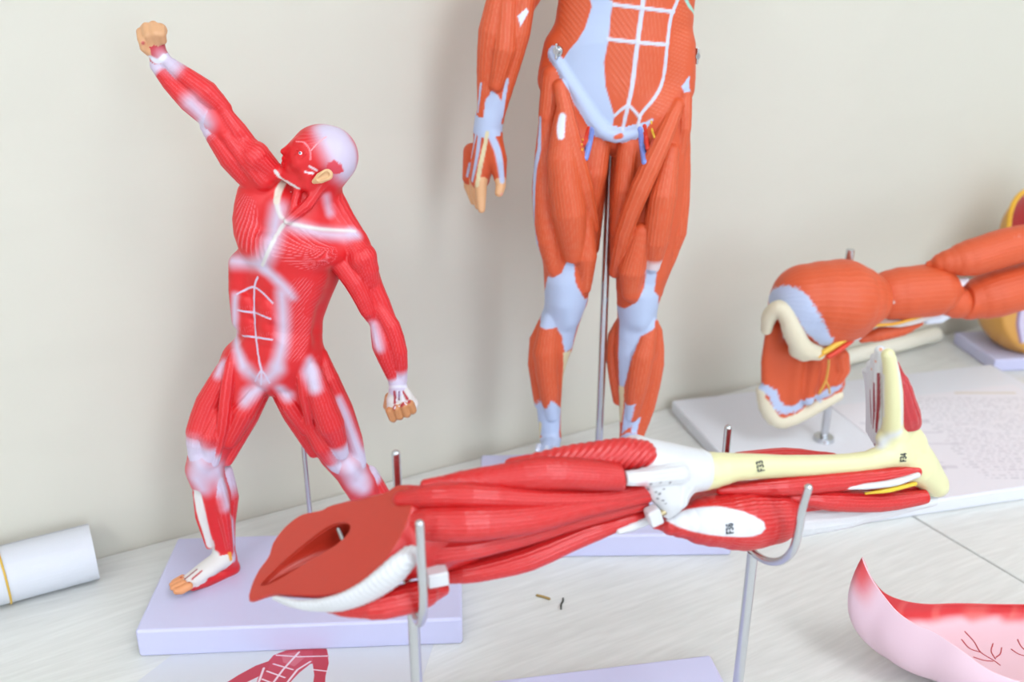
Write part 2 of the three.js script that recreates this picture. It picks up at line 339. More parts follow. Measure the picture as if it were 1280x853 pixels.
tableUnit('lab_table', 'pale wood grain table carrying the standing muscle figures and the red leg', -1.25, 0.3535, 0.98);
tableUnit('lab_table_001', 'pale wood grain table on the far side of the dark seam', 0.3560, 1.96, 0.98);

// ---------------------------------------------------------------- ceiling panels
const panelGlow = new THREE.MeshStandardMaterial({ color: 0xffffff, emissive: col('#eef3ff'), emissiveIntensity: 3 });
for (const [i, [u, w]] of [[-2.1, 1.9], [0.1, 1.9], [2.3, 1.9], [-2.1, 3.7], [0.1, 3.7], [2.3, 3.7]].entries()) {
  const p = thing('ceiling_light' + (i ? '_00' + i : ''), `white ceiling light panel, ${['first', 'second', 'third'][i % 3]} from the left in the row ${i < 3 ? 'nearer the models' : 'nearer the window'}`, 'lamp', wallAt(u, CEIL - 0.04, w), ROOM_TURN, 'ceiling light panels');
  part('housing', boxAt(-0.32, 0.32, 0, 0.039, -0.62, 0.62), frameMat, p);
  part('diffuser', boxAt(-0.3, 0.3, -0.004, -0.0005, -0.6, 0.6), panelGlow, p);
  const l = new THREE.RectAreaLight(col('#f4f5fa'), 10.5, 0.6, 1.2); l.name = 'panel_light'; l.position.set(0, -0.006, 0); l.rotation.x = -Math.PI / 2; p.add(l);
}

// ---------------------------------------------------------------- the posing muscle figure on its lavender base
const lavender = mat('#cccdec', 0.38, { clearcoat: 0.15, clearcoatRoughness: 0.4 });
const chrome = new THREE.MeshPhysicalMaterial({ color: col('#c9ccd0'), metalness: 1, roughness: 0.22 });
const RED = '#da181f', PALE = '#cfc6dd', BONE = '#dcd9d6', SKIN = '#d8a478';
const plastic = new THREE.MeshPhysicalMaterial({ vertexColors: true, roughness: 0.42, clearcoat: 0.12, clearcoatRoughness: 0.45 });
function basePlate(parent, w, h, d, turn, x = 0, z = 0, m = lavender) {
  const g = new RoundedBoxGeometry(w, h, d, 3, 0.0035); g.translate(0, h / 2, 0); g.rotateY(turn); g.translate(x, 0, z);
  return part('base_plate', g, m, parent);
}
{
  const FR = [-0.52, 0, 0.854];
  const fig = thing('muscle_figure', 'small red muscle figure with one fist raised, on a thick lavender base', 'anatomy model', [-0.214, TABLE_Y, -0.84]);
  basePlate(fig, 0.32, 0.032, 0.16, 3.4 * Math.PI / 180);
  const M = { n: 22, amp: 0.00022, k: 0.0022 };       // a muscle with fibres
  const prims = [
    // trunk
    chain([[.0039,.407,-.026,.0405], [-.0021,.3749,-.026,.0487], [-.0114,.3402,-.026,.0425], [-.0174,.3095,-.026,.0391], [-.0186,.284,-.024,.0442]], { fl: [...FR, 0.7], k: 0.012, curve: 3 }),
    chain([[-.0181,.2763,-.022,.041], [-.0241,.2651,-.016,.0268], [-.0289,.2575,-.01,.0126]], { fl: [...FR, 0.66], k: 0.012 }),
    chain([[.0507,.394,-.028,.0197], [.0189,.407,-.026,.0255], [-.0028,.4163,-.026,.0239], [-.0165,.4285,-.026,.0208]], { k: 0.014, fl: [...FR, 0.75] }),
    // neck and shoulders
    chain([[.0409,.4545,-.024,.0176], [.0305,.4351,-.024,.0178], [.0173,.4143,-.022,.0209]], { k: 0.008 }),
    chain([[.0433,.4467,-.032,.0097], [.0463,.427,-.032,.0135], [.066,.3971,-.028,.0098]], { k: 0.008, n: 16, amp: 0.0002, curve: 2 }),
    chain([[.0162,.4346,-.032,.0104], [-.0044,.4431,-.028,.0133], [-.0149,.4545,-.024,.0132]], { k: 0.008 }),
    chain([[.0428,.4516,-.008,.0043], [.0303,.4354,.001,.005], [.0122,.422,.006,.0032]], { k: 0.003, n: 8, amp: 0.0002 }),
    chain([[.0203,.4454,-.006,.0036], [.016,.4307,0,.0036], [.0127,.4209,.002,.0029]], { k: 0.003, n: 8, amp: 0.0002 }),
    // chest
    chain([[.0023,.3934,.006,.0131], [.0265,.3913,.004,.0161], [.0483,.3863,-.012,.0119]], { fl: [...FR, 0.45], k: 0.009, curve: 2 }),
    chain([[-.0107,.395,.006,.0102], [-.0275,.398,-.004,.0147], [-.0329,.4155,-.012,.0133], [-.0283,.4381,-.018,.0125]], { fl: [...FR, 0.5], k: 0.01, curve: 2 }),
    // flank
    chain([[.0367,.3635,-.034,.0139], [.0259,.338,-.032,.0124], [.0169,.3129,-.028,.011]], { k: 0.012 }),
    chain([[-.0427,.3735,-.018,.0106], [-.047,.3479,-.018,.0092], [-.0468,.3176,-.016,.0093]], { k: 0.01 }),
    chain([[.0155,.3594,-.008,.0113], [.0137,.3328,-.006,.0114], [.0098,.305,-.006,.0123], [.0028,.2824,-.008,.0109]], { k: 0.01, fl: [...FR, 0.6] }),
    chain([[.0141,.2977,-.028,.011], [.0138,.2754,-.024,.0142]], { k: 0.014 }),
    // belly blocks
    ...[[-.0399,.3381,-.007,.0091], [-.0181,.336,.0025,.0094], [-.0406,.317,-.007,.0088], [-.0203,.3148,.002,.0091], [-.0402,.29,-.006,.0097], [-.0207,.2884,.002,.01]].map((p, i) => chain([p, [p[0] + 0.001, p[1] - (i > 3 ? 0.018 : 0.006), p[2], p[3] * (i > 3 ? 0.75 : 1)]], { fl: [...FR, 0.5], k: 0.004, n: 20, amp: 0.00018 })),
    chain([[-.0299,.2732,.002,.0085], [-.0272,.2613,.002,.007]], { fl: [...FR, 0.7], k: 0.008 }),
    // raised arm
    chain([[-.0147,.4594,-.022,.0183], [-.0308,.4821,-.018,.0144], [-.0494,.5097,-.014,.0113]], { k: 0.005 }),
    chain([[-.0049,.4622,-.016,.0109], [-.017,.4761,-.012,.0143], [-.0289,.49,-.014,.0086]], { ...M, n: 24 }),
    chain([[-.0233,.4868,-.016,.0086], [-.0306,.4987,-.013,.0092], [-.0409,.517,-.012,.0063]], { ...M, n: 16 }),
    chain([[-.0264,.4559,-.018,.0102], [-.0373,.4746,-.012,.0115], [-.0494,.4932,-.012,.0085], [-.0574,.5027,-.014,.0057]], { ...M, n: 20, w1: 0.22, curve: 2 }),
    chain([[-.0106,.4543,-.012,.0087], [-.0249,.4744,-.006,.0064], [-.0389,.4957,-.006,.0049]], { ...M, n: 14 }),
    chain([[-.04,.5181,-.014,.0071], [-.0528,.5323,-.011,.0105], [-.0696,.5457,-.012,.0083], [-.0854,.5588,-.015,.0049]], { ...M, n: 18, w1: 0.3, curve: 2 }),
    chain([[-.0537,.5097,-.014,.0092], [-.0677,.5254,-.011,.0105], [-.0828,.5403,-.012,.0077], [-.0945,.5534,-.015,.0049]], { ...M, n: 18, w0: 0.12, w1: 0.12, curve: 2 }),
    chain([[-.0887,.5599,-.017,.0062], [-.0948,.5559,-.017,.0056]], { k: 0.003, c: PALE }),
    // raised fist: palm, four folded fingers, thumb
    chain([[-.092,.5613,-.017,.0076], [-.0941,.5706,-.017,.0083], [-.0963,.5769,-.02,.0097]], { k: 0.003, c: '#c4303c' }),
    ...[[[-.1029,.5828,-.012,.0038], [-.1016,.5773,-.008,.0037], [-.0996,.573,-.012,.0031]], [[-.0976,.5867,-.012,.0041], [-.0953,.5806,-.007,.0041], [-.095,.5738,-.011,.0034]], [[-.0913,.588,-.012,.0041], [-.089,.5819,-.007,.0041], [-.0894,.5751,-.011,.0034]], [[-.0858,.586,-.013,.0038], [-.0841,.5812,-.008,.0037], [-.0848,.5757,-.012,.0031]]].map((p) => chain(p, { k: 0.002, c: SKIN })),
    chain([[-.1024,.5831,-.026,.0062], [-.0913,.5831,-.026,.0062]], { k: 0.003, c: SKIN }),
    chain([[-.0979,.5658,-.012,.0034], [-.1007,.5701,-.008,.0034], [-.1006,.5749,-.006,.0031]], { k: 0.0015, c: SKIN }),
    // lowered arm
    chain([[.066,.3874,-.024,.0151], [.0744,.3548,-.026,.0138], [.0873,.3095,-.026,.0109]], { k: 0.005 }),
    chain([[.0595,.3989,-.022,.0082], [.0728,.3804,-.016,.0143], [.0787,.3575,-.018,.0091], [.0807,.3439,-.02,.0054]], { ...M, n: 26, curve: 2 }),
    chain([[.0488,.382,-.016,.0105], [.0658,.3564,-.012,.0098], [.076,.3282,-.014,.0077], [.0794,.3151,-.018,.0046]], { ...M, n: 20, curve: 2 }),
    chain([[.0782,.3594,-.022,.0084], [.0876,.3334,-.022,.0085], [.0958,.3136,-.022,.0062]], { ...M, n: 14 }),
    chain([[.0831,.3325,-.02,.0069], [.0964,.3109,-.016,.0093], [.1032,.2849,-.014,.0086], [.1045,.2538,-.018,.0056]], { ...M, n: 18, w1: 0.16, curve: 2 }),
    chain([[.084,.3109,-.016,.007], [.0874,.2925,-.012,.0093], [.0931,.2695,-.014,.0071], [.098,.2503,-.018,.0056]], { ...M, n: 16, w1: 0.16, curve: 2 }),
    chain([[.1004,.2503,-.018,.0083], [.1,.2433,-.018,.0084]], { k: 0.003, c: PALE }),
    chain([[.1,.2415,-.018,.008], [.0971,.2309,-.018,.0088], [.0979,.2192,-.02,.0097]], { k: 0.003, c: BONE, fl: [0.2, 0, 1, 0.75] }),
    chain([[.1031,.2415,-.018,.008], [.1068,.2327,-.018,.0088], [.1102,.2245,-.02,.0097]], { k: 0.003, c: BONE, fl: [0.2, 0, 1, 0.75] }),
    ...[[[.0917,.2214,-.012,.004], [.0942,.2123,-.014,.004], [.0933,.2052,-.026,.0037], [.0915,.2114,-.03,.0037]], [[.0992,.2246,-.011,.004], [.1009,.2155,-.013,.0042], [.1,.208,-.026,.0039], [.0982,.2142,-.03,.0037]], [[.1065,.2272,-.011,.004], [.1083,.2182,-.013,.0042], [.1074,.2107,-.026,.0039], [.1048,.2169,-.03,.0037]], [[.1127,.2289,-.013,.0037], [.1146,.2208,-.015,.0037], [.1133,.2143,-.026,.0036], [.1106,.2196,-.03,.0034]]].map((p) => chain(p, { k: 0.0012, c: '#c98a58' })),
    chain([[.0897,.2306,-.026,.004], [.0869,.2178,-.03,.0041], [.0907,.2105,-.03,.0037]], { k: 0.0015, c: SKIN }),
    // thigh of the forward leg
    chain([[-.0464,.2668,-.024,.0286], [-.0694,.2222,-.014,.024], [-.0888,.1852,-.002,.0201], [-.0964,.1663,.002,.0177]], { k: 0.006 }),
    chain([[-.0611,.2815,-.014,.0047], [-.0659,.2679,-.006,.0094], [-.0828,.2362,0,.0133], [-.0933,.2096,.01,.0126], [-.0971,.1886,.014,.0087]], { ...M, n: 24, w1: 0.2, curve: 2 }),
    chain([[-.0739,.2262,.008,.0078], [-.0822,.2073,.014,.011], [-.0847,.1868,.014,.0071]], { ...M, n: 20, w1: 0.3 }),
    chain([[-.0565,.2874,-.008,.0023], [-.0577,.2774,0,.0054], [-.0619,.2527,.009,.0062], [-.068,.2172,.016,.0058], [-.0814,.1772,.013,.004]], { ...M, n: 8, w1: 0.12, curve: 2, fl: [0.2, 0, 1, 0.8] }),
    chain([[-.0349,.2491,-.002,.0086], [-.0496,.2286,.004,.0126], [-.0658,.1986,.006,.0087]], { ...M, n: 18 }),
    chain([[-.0309,.2442,-.016,.0064], [-.0481,.2142,-.012,.008], [-.0736,.1705,-.002,.0057]], { ...M, n: 12 }),
    // forward knee, shank and foot
    chain([[-.0937,.1778,.014,.0103], [-.0998,.1657,.012,.0104], [-.0998,.1516,.01,.0089]], { k: 0.006 }),
    chain([[-.0947,.1599,.002,.0162], [-.0921,.1311,-.002,.0172], [-.0926,.1039,-.004,.015], [-.0919,.0744,-.004,.0109], [-.0902,.0523,-.004,.0102]], { k: 0.006 }),
    chain([[-.0803,.1528,-.01,.0082], [-.0812,.1211,-.012,.0108], [-.0835,.0915,-.008,.0075], [-.0848,.0551,-.01,.0043]], { ...M, n: 14, w0: 0.3, curve: 2 }),
    chain([[-.0847,.1529,.006,.0065], [-.0824,.1247,.006,.0082], [-.0815,.0867,.004,.005], [-.0826,.0581,0,.0034]], { ...M, n: 10, w0: 0.2, curve: 2 }),
    chain([[-.1028,.1404,.01,.0057], [-.103,.113,.01,.0065], [-.1,.0757,.008,.0042]], { ...M, n: 8 }),
    chain([[-.088,.0492,-.004,.0102], [-.0874,.0399,-.007,.0094]], { k: 0.005 }),
    chain([[-.0905,.0551,0,.011], [-.1044,.0482,.01,.0113], [-.1162,.0434,.02,.01], [-.126,.0406,.027,.0079]], { k: 0.005, c: BONE, fl: [-0.3, 1, 0.2, 0.8] }),
    chain([[-.0848,.0351,-.008,.0073], [-.0939,.0352,.002,.0068], [-.1057,.0364,.016,.0059], [-.116,.0369,.026,.0041]], { k: 0.004, c: '#cf2a30' }),
    ...[[[-.1171,.0446,.035,.0043], [-.1231,.0435,.04,.0044], [-.1272,.044,.042,.0037]], [[-.1236,.0464,.032,.0034], [-.129,.0454,.036,.0034], [-.1325,.0449,.038,.0029]], [[-.1272,.0459,.026,.0033], [-.1327,.0449,.03,.0031], [-.1354,.0444,.032,.0027]], [[-.1285,.0444,.02,.003], [-.1332,.0434,.024,.003], [-.1363,.0421,.025,.0027]]].map((p) => chain(p, { k: 0.001, c: '#e39a66' })),
    // thigh of the other leg
    chain([[.0023,.2659,-.026,.0287], [.0187,.2107,-.026,.0244], [.0332,.1639,-.032,.0208], [.0447,.1407,-.034,.0177]], { k: 0.006 }),
    chain([[.012,.2908,-.008,.0023], [.0104,.2779,.001,.0046], [.0119,.249,.005,.0054], [.0149,.2069,-.002,.004]], { ...M, n: 8, curve: 2 }),
    chain([[.0175,.2823,-.012,.0039], [.0198,.2722,-.004,.0078], [.0251,.2488,.001,.0125], [.0341,.2133,0,.0135], [.0409,.1752,-.01,.0073]], { ...M, n: 24, w1: 0.14, curve: 2 }),
    chain([[.0263,.278,-.022,.0063], [.0318,.2539,-.016,.0111], [.0415,.2192,-.02,.0121], [.0494,.1813,-.026,.0107], [.0553,.1526,-.03,.0067]], { ...M, n: 20, w1: 0.16, curve: 2 }),
    chain([[.0101,.2155,-.006,.008], [.0234,.1855,-.008,.0113], [.0329,.1569,-.016,.0074]], { ...M, n: 18, w1: 0.16 }),
    chain([[-.016,.2516,-.006,.0063], [-.005,.2335,-.002,.0095], [.0071,.2037,-.008,.0072]], { ...M, n: 14 }),
    chain([[-.0239,.2441,-.02,.0056], [-.0103,.213,-.018,.0065], [.0092,.1674,-.024,.0058]], { ...M, n: 12 }),
    // other knee, shank and foot
    chain([[.0452,.1527,-.02,.0116], [.048,.1339,-.026,.0101]], { k: 0.006 }),
    chain([[.0514,.1271,-.034,.0178], [.0624,.0846,-.048,.0148], [.0735,.0533,-.058,.0098]], { k: 0.006 }),
    chain([[.0628,.1333,-.04,.0085], [.0717,.0996,-.05,.0104], [.077,.0612,-.062,.0071]], { ...M, n: 14, w0: 0.18 }),
    chain([[.0734,.0512,-.058,.0098], [.0767,.0449,-.058,.0089]], { k: 0.005 }),
    chain([[.0722,.0518,-.054,.008], [.0782,.0529,-.034,.0078], [.0817,.0543,-.02,.0052]], { k: 0.004, c: BONE }),
    // head
    chain([[.0467,.4744,-.024,.0273], [.0429,.4762,-.022,.0268]], { k: 0.01 }),
    chain([[.0348,.4788,-.02,.0195], [.028,.4753,-.016,.018]], { k: 0.008 }),
    chain([[.0233,.4682,-.015,.0108], [.0202,.4626,-.014,.0101]], { k: 0.006 }),
    chain([[.0037,.4615,-.016,.0047], [.0164,.4552,-.008,.005], [.0314,.4525,-.004,.0065]], { k: 0.005 }),
    chain([[.0322,.4619,-.004,.0079]], { k: 0.005 }),
    chain([[.0205,.4861,-.012,.0036], [.0147,.4834,-.011,.0033], [.0096,.4807,-.012,.0028]], { k: 0.003 }),
    chain([[.0101,.4743,-.012,.0029], [.0154,.4735,-.007,.0021]], { k: 0.0015 }), chain([[.009,.4699,-.012,.0026], [.0149,.4697,-.008,.0019]], { k: 0.0015 }), chain([[.025,.4849,.0035,.0011], [.0289,.4859,.005,.0012], [.0321,.4837,.0045,.001]], { k: 0.0015 }), chain([[.0244,.4804,.0025,.001], [.0281,.479,.004,.0011], [.032,.4816,.0045,.0009]], { k: 0.0015 }),
    chain([[.0237,.4897,-.008,.0035], [.0313,.4887,-.002,.0032]], { k: 0.004 }),
    chain([[.025,.4731,-.002,.0064]], { k: 0.005 }),
    chain([[.0186,.4752,-.006,.0029], [.0147,.4676,-.008,.0029]], { k: 0.003 }),
    chain([[.0284,.4835,.007,.0036]], { cut: true, k: 0.002 }),
  ];
  const F = field('A', prims);
  const W = 0.95, layers = [
    // airbrushed tendon sheets
    line([[.0573,.4977,-.0144,.0157],[.0598,.4949,-.0119,.0153],[.0632,.4907,-.0095,.0149],[.0663,.4857,-.0087,.0146],[.0685,.481,-.0088,.0143],[.0698,.4754,-.0091,.0129],[.07,.47,-.0101,.0115],[.0698,.4659,-.0121,.0101]], PALE, 0.55), line([[.0471,.5014,-.0133,.0071],[.0496,.4986,-.0086,.0078],[.0527,.494,-.0045,.0085],[.056,.4883,-.0018,.0092],[.0589,.4822,-.001,.0099],[.0615,.4764,-.001,.0106],[.0632,.4716,-.0024,.0114],[.0656,.4631,-.0077,.0093],[.0663,.4584,-.0134,.0072]], PALE, 1.7),
    line([[.0028,.4306,-.0006,.0058],[.0021,.427,.0008,.0061],[.0009,.4219,.0024,.0064],[-.0008,.4155,.003,.0067],[-.002,.4097,.0057,.007],[-.0028,.4054,.0105,.0072],[-.0049,.3997,.0137,.0069],[-.0083,.3933,.0138,.0065],[-.0121,.3869,.0112,.0062],[-.0153,.3817,.0074,.0059]], PALE, 1.7), line([[-.0475,.3791,-.0103,.0052],[-.0418,.3792,-.0079,.0048],[-.0345,.3789,-.0061,.0045],[-.0279,.3795,-.001,.0044],[-.0209,.38,.0043,.0044],[-.0166,.3797,.0061,.0044]], PALE, 1.7),
    line([[-.0138,.3768,.0067,.0037],[-.0106,.3743,.0078,.0039],[-.0061,.3708,.0096,.0042],[-.0021,.3672,.0103,.0044],[.0024,.3626,.011,.004],[.006,.3581,.0111,.0037],[.0091,.3534,.0105,.003],[.0109,.3498,.0097,.0022]], PALE, 1.7), line([[.0009,.3531,.01,.0044],[.0005,.3481,.0088,.0044],[.0002,.3412,.008,.0045],[-.0002,.3335,.0073,.0045],[-.0008,.3264,.0068,.0045],[-.0014,.3199,.0061,.0045],[-.0022,.3135,.0054,.0045],[-.0026,.3082,.0073,.0045],[-.0032,.3029,.009,.0045],[-.0048,.2968,.0096,.0046],[-.0067,.2905,.0106,.0046],[-.0087,.2848,.0109,.0046],[-.0102,.2806,.0109,.0046]], PALE, 1.7),
    line([[-.0478,.3436,-.0076,.0034],[-.0484,.3397,-.0074,.0035],[-.0494,.3338,-.0078,.0036],[-.0505,.3271,-.008,.0037],[-.0511,.3208,-.0077,.0038],[-.0519,.3139,-.0088,.0038],[-.0582,.2994,-.0279,.0039],[-.0559,.2955,-.0203,.0039],[-.0529,.2928,-.0113,.0039],[-.0493,.2876,-.0034,.0041],[-.0465,.2816,.0008,.0044],[-.0447,.277,.0029,.0046]], PALE, 1.7), line([[-.0384,.2714,.0055,.0054],[-.0332,.2668,.0071,.0054],[-.026,.2639,.0093,.0054],[-.0206,.2671,.0096,.0054],[-.0147,.2728,.0102,.0054],[-.0105,.2772,.0109,.0053]], PALE, 1.7),
    line([[.0137,.4194,.0076,.0043],[.0168,.4175,.0053,.0043],[.022,.4155,.0052,.0043],[.0278,.4131,.0044,.0043],[.0336,.4105,.0024,.0044],[.0386,.4081,-.0008,.0044],[.0435,.4061,-.005,.0044],[.0489,.4045,-.0089,.0044],[.0543,.4035,-.0118,.0044],[.059,.403,-.0133,.0044],[.0625,.4028,-.0139,.0044]], PALE, 1.7, { a: 0.9 }), line([[.0453,.4401,-.0098,.0029],[.0454,.4352,-.012,.0032],[.0456,.4284,-.0144,.0034],[.0461,.4238,-.0151,.0037]], PALE, 1.7, { a: 0.7 }),
    line([[-.0646,.5249,-.001,.0056],[-.0615,.5208,-.0018,.0056],[-.058,.5157,-.0028,.0056],[-.056,.5109,-.0037,.0053],[-.0545,.5072,-.0038,.0049]], PALE, 1.7), line([[-.0849,.5606,-.0102,.0055],[-.0808,.5575,-.0088,.0048],[-.0765,.5543,-.0072,.0041]], PALE, 1.7, { a: 0.8 }),
    line([[.0803,.3131,-.0104,.0038],[.0817,.308,-.0083,.004],[.0834,.3018,-.0056,.0042],[.085,.2967,-.0039,.0037],[.0863,.293,-.0027,.0031]], PALE, 1.7),
    line([[-.0954,.1935,.0227,.0094],[-.0945,.1857,.0232,.011],[-.0923,.1774,.0242,.0126],[-.0887,.1717,.0218,.0114],[-.0858,.1676,.0183,.0103]], PALE, 1.7), line([[-.0796,.1676,.0121,.0048],[-.0792,.1612,.0099,.0048],[-.0782,.1527,.0083,.0048],[-.077,.1449,.0081,.0049],[-.0762,.1371,.0088,.0043],[-.0757,.1294,.01,.0038],[-.0755,.1238,.0106,.0032]], PALE, 1.7),
    line([[-.0978,.1628,.0226,.0071],[-.096,.1562,.0207,.0064],[-.0943,.1495,.0187,.0056]], PALE, 1.7), line([[-.067,.2771,-.0026,.0039],[-.0682,.2734,.0014,.0035],[-.0702,.2687,.0032,.0031]], PALE, 1.7),
    line([[.0442,.1732,-.0037,.0081],[.0456,.1626,-.0123,.0102],[.0502,.1564,-.0103,.0123],[.0546,.1478,-.0139,.0107],[.0579,.1402,-.0185,.0091]], PALE, 1.7), line([[.0431,.2361,-.0074,.0032],[.0447,.2301,-.008,.0036],[.0469,.2215,-.0092,.004],[.0489,.2122,-.0108,.0044],[.0503,.2054,-.012,.0045],[.0516,.1983,-.0132,.0046],[.0529,.191,-.0147,.0048],[.0544,.1839,-.0161,.0049],[.056,.1757,-.0183,.0051],[.0579,.1669,-.0212,.0054],[.0597,.1589,-.0238,.0056],[.0609,.153,-.0261,.0058]], PALE, 1.7),
    line([[.0539,.1354,-.0153,.0075],[.0596,.127,-.0182,.0058]], PALE, 1.7),
    line([[-.075,.1088,.0036,.0016],[-.0773,.0985,-.0024,.0019],[-.078,.0886,-.0032,.0021],[-.0789,.0775,-.0046,.0023],[-.0796,.0681,-.0058,.0025],[-.0791,.0618,-.0027,.0025],[-.0781,.0578,.0015,.0025],[-.0784,.0534,.0019,.0025]], PALE, 1.7),
    line([[.0196,.2819,.0026,.0038],[.0199,.2771,.0029,.0058],[.0208,.2713,.0052,.0077],[.0226,.2646,.0089,.0069],[.0239,.2586,.0106,.0062]], PALE, 1.6), line([[-.0311,.2541,.0048,.0046],[-.0354,.2518,.0063,.0054],[-.0403,.2486,.0076,.0062],[-.0448,.2431,.0105,.0046]], PALE, 1.6), line([[-.0107,.2545,.0056,.0039],[-.0081,.249,.0023,.0043],[-.0047,.245,.0019,.0047]], PALE, 1.6), line([[.0653,.4044,-.0162,.0037],[.0695,.402,-.0166,.0037]], PALE, 1.6),
    // white lines: collar bone, breastbone, belly
    line([[.0009,.4381,-.0057,.0029],[.0015,.4343,-.003,.0024],[.0029,.4293,0,.0019],[.0051,.4246,.0023,.0019],[.0098,.4219,.0084,.0019],[.0146,.4191,.0065,.0018],[.0216,.4172,.0048,.0017],[.026,.416,.0041,.0017],[.0308,.4145,.0025,.0017],[.0359,.4128,-.0002,.0016],[.0411,.4108,-.0044,.0016],[.0461,.4092,-.0087,.0015],[.0521,.4076,-.0127,.0014],[.0585,.4067,-.0149,.0014],[.0641,.406,-.0166,.0013],[.0679,.4053,-.0185,.0012]], BONE, 0.5, { rise: 0.0005, mute: 1 }),
    line([[.0096,.421,.0078,.002],[.0058,.4158,.0045,.002],[.0019,.4102,.0061,.0019],[-.0013,.4047,.011,.0019],[-.0039,.3997,.0138,.0018],[-.0075,.393,.014,.0017],[-.0114,.3858,.0113,.0017],[-.0149,.38,.007,.0016]], BONE, 0.5, { rise: 0.0004, mute: 1 }),
    line([[-.0217,.3669,.0026,.0011],[-.0239,.3632,.0012,.0011],[-.0267,.3562,-.0012,.0011],[-.0275,.351,-.0014,.0011],[-.0283,.3447,-.0017,.0011],[-.0287,.3382,-.0009,.0011],[-.0292,.3315,-.0009,.0011],[-.0299,.3247,-.0018,.0011],[-.0301,.3183,-.0014,.0011],[-.0299,.3124,.0003,.0011],[-.0296,.3065,.0017,.0011],[-.0292,.3003,.003,.001],[-.0287,.2942,.0044,.001],[-.028,.2887,.0063,.001],[-.0274,.2841,.0076,.001],[-.0261,.2793,.0095,.001],[-.0254,.2753,.0102,.001],[-.0266,.2672,.0096,.001],[-.0282,.2599,.0081,.0009]], PALE, 0.6, { mute: 1 }),
    line([[-.046,.3467,-.0078,.0009],[-.0381,.3506,-.0081,.001],[-.0326,.3539,-.0052,.001],[-.0267,.3562,-.0012,.001],[-.0216,.3544,.002,.001],[-.0169,.3511,.0045,.001],[-.0123,.3468,.006,.0009],[-.0089,.3432,.0067,.0008]], PALE, 0.6, { mute: 1 }),
    line([[-.0465,.3311,-.0062,.0009],[-.0368,.3315,-.0011,.001],[-.0293,.3307,-.001,.001],[-.0228,.3309,.0048,.0009],[-.0164,.3296,.0081,.0009],[-.0121,.328,.0089,.0009]], PALE, 0.6, { mute: 1 }),
    line([[-.0448,.3049,-.0061,.0009],[-.038,.3061,-.0017,.001],[-.0296,.3065,.0017,.001],[-.0231,.3073,.0057,.001],[-.0168,.3074,.0084,.0009],[-.0128,.3068,.0085,.0009]], PALE, 0.6, { mute: 1 }),
    line([[-.034,.2622,.0056,.0008],[-.0296,.2702,.0093,.0008],[-.0254,.2753,.0102,.0009],[-.0218,.2695,.0099,.0008],[-.0193,.262,.0089,.0008]], PALE, 0.6, { mute: 1 }),
    line([[.0049,.4511,-.0195,.0029],[.0034,.4482,-.0152,.0031],[.0018,.4442,-.0111,.0033],[.0012,.4401,-.0072,.0031],[.001,.4369,-.0048,.0029]], '#e4dccb', 0.3),
    // shin bone and foot tendons
    line([[-.1018,.1447,.017,.004],[-.102,.1382,.0157,.0042],[-.1016,.1302,.0159,.0043],[-.101,.1215,.0159,.0044],[-.1003,.1152,.016,.0043],[-.0998,.1079,.0153,.0041],[-.0992,.1005,.0144,.0039],[-.0987,.0931,.0136,.0037],[-.0979,.0827,.0123,.0039],[-.1007,.0657,.0012,.004],[-.0981,.0622,.0058,.0042]], BONE, 0.2, { mute: 1 }),
    line([[-.0971,.0624,.0061,.0059],[-.1006,.059,.0099,.0063],[-.105,.0556,.0161,.0066],[-.1088,.0532,.02,.0061],[-.113,.0509,.0239,.0055],[-.1159,.0492,.0264,.005]], BONE, 0.3, { mute: 1 }),
    line([[-.1212,.0504,.0144,.0012],[-.1253,.0481,.0182,.0012],[-.1275,.0492,.0265,.0011]], '#b3262f', 0.5), line([[-.1129,.0534,.0186,.0009],[-.118,.0508,.0232,.0009],[-.1232,.048,.0275,.0009]], '#8d1d2c', 0.5), line([[-.1073,.0529,.0207,.0009],[-.1105,.051,.0237,.001],[-.1151,.0482,.0276,.001],[-.1168,.049,.0342,.0011]], '#b3262f', 0.5),
    line([[-.1008,.0419,.0193,.0029],[-.0961,.0398,.013,.0031],[-.0898,.0384,.0064,.0034],[-.0839,.0392,.0027,.0038],[-.0798,.0393,-.0008,.0043]], RED, 0.4), line([[-.0814,.0636,.0049,.0017],[-.0803,.0563,.0059,.0017]], '#e59a2c', 0.5),
    // hand tendons
    line([[.0917,.2463,-.0153,.0016],[.0977,.2491,-.01,.0016],[.1047,.249,-.0108,.0016],[.1092,.247,-.0156,.0016]], '#e4e2f0', 0.5),
    ...[[490, 488, 487, 508], [495, 488, 492, 510], [499, 488, 501, 508], [504, 488, 512, 502]].map(() => null).filter(Boolean),
    line([[.0978,.2437,-.0098,.0013],[.098,.2341,-.0115,.0014],[.0963,.2259,-.0083,.0019]], '#b02a38', 0.5), line([[.1025,.2436,-.01,.0007],[.1019,.2341,-.0114,.0009]], '#7a3a6a', 0.5), line([[.1063,.2429,-.0115,.0011],[.1099,.2347,-.012,.0016]], '#b02a38', 0.5), line([[.1045,.2295,-.0082,.0018],[.1075,.2312,-.0102,.0016]], '#b02a38', 0.5), line([[.1114,.2318,-.0107,.0016],[.1121,.2328,-.0123,.0012]], '#b02a38', 0.5),
    line([[.1011,.2447,-.0095,.0007],[.0996,.2341,-.0114,.0008],[.0972,.2262,-.0077,.0008]], '#e9e7f2', 0.4), line([[.1048,.2432,-.0107,.0007],[.1059,.2341,-.0114,.0008],[.1091,.2298,-.0094,.0008]], '#e9e7f2', 0.4), line([[.1051,.2333,-.0113,.0006],[.1018,.2277,-.01,.0007]], '#e9e7f2', 0.4),
    line([[-.0973,.5619,-.0106,.0021],[-.0905,.5587,-.0095,.0024],[-.085,.5632,-.0113,.0021]], '#dfe0ee', 0.5), line([[-.099,.5745,-.0033,.0016]], '#b9524a', 0.4),
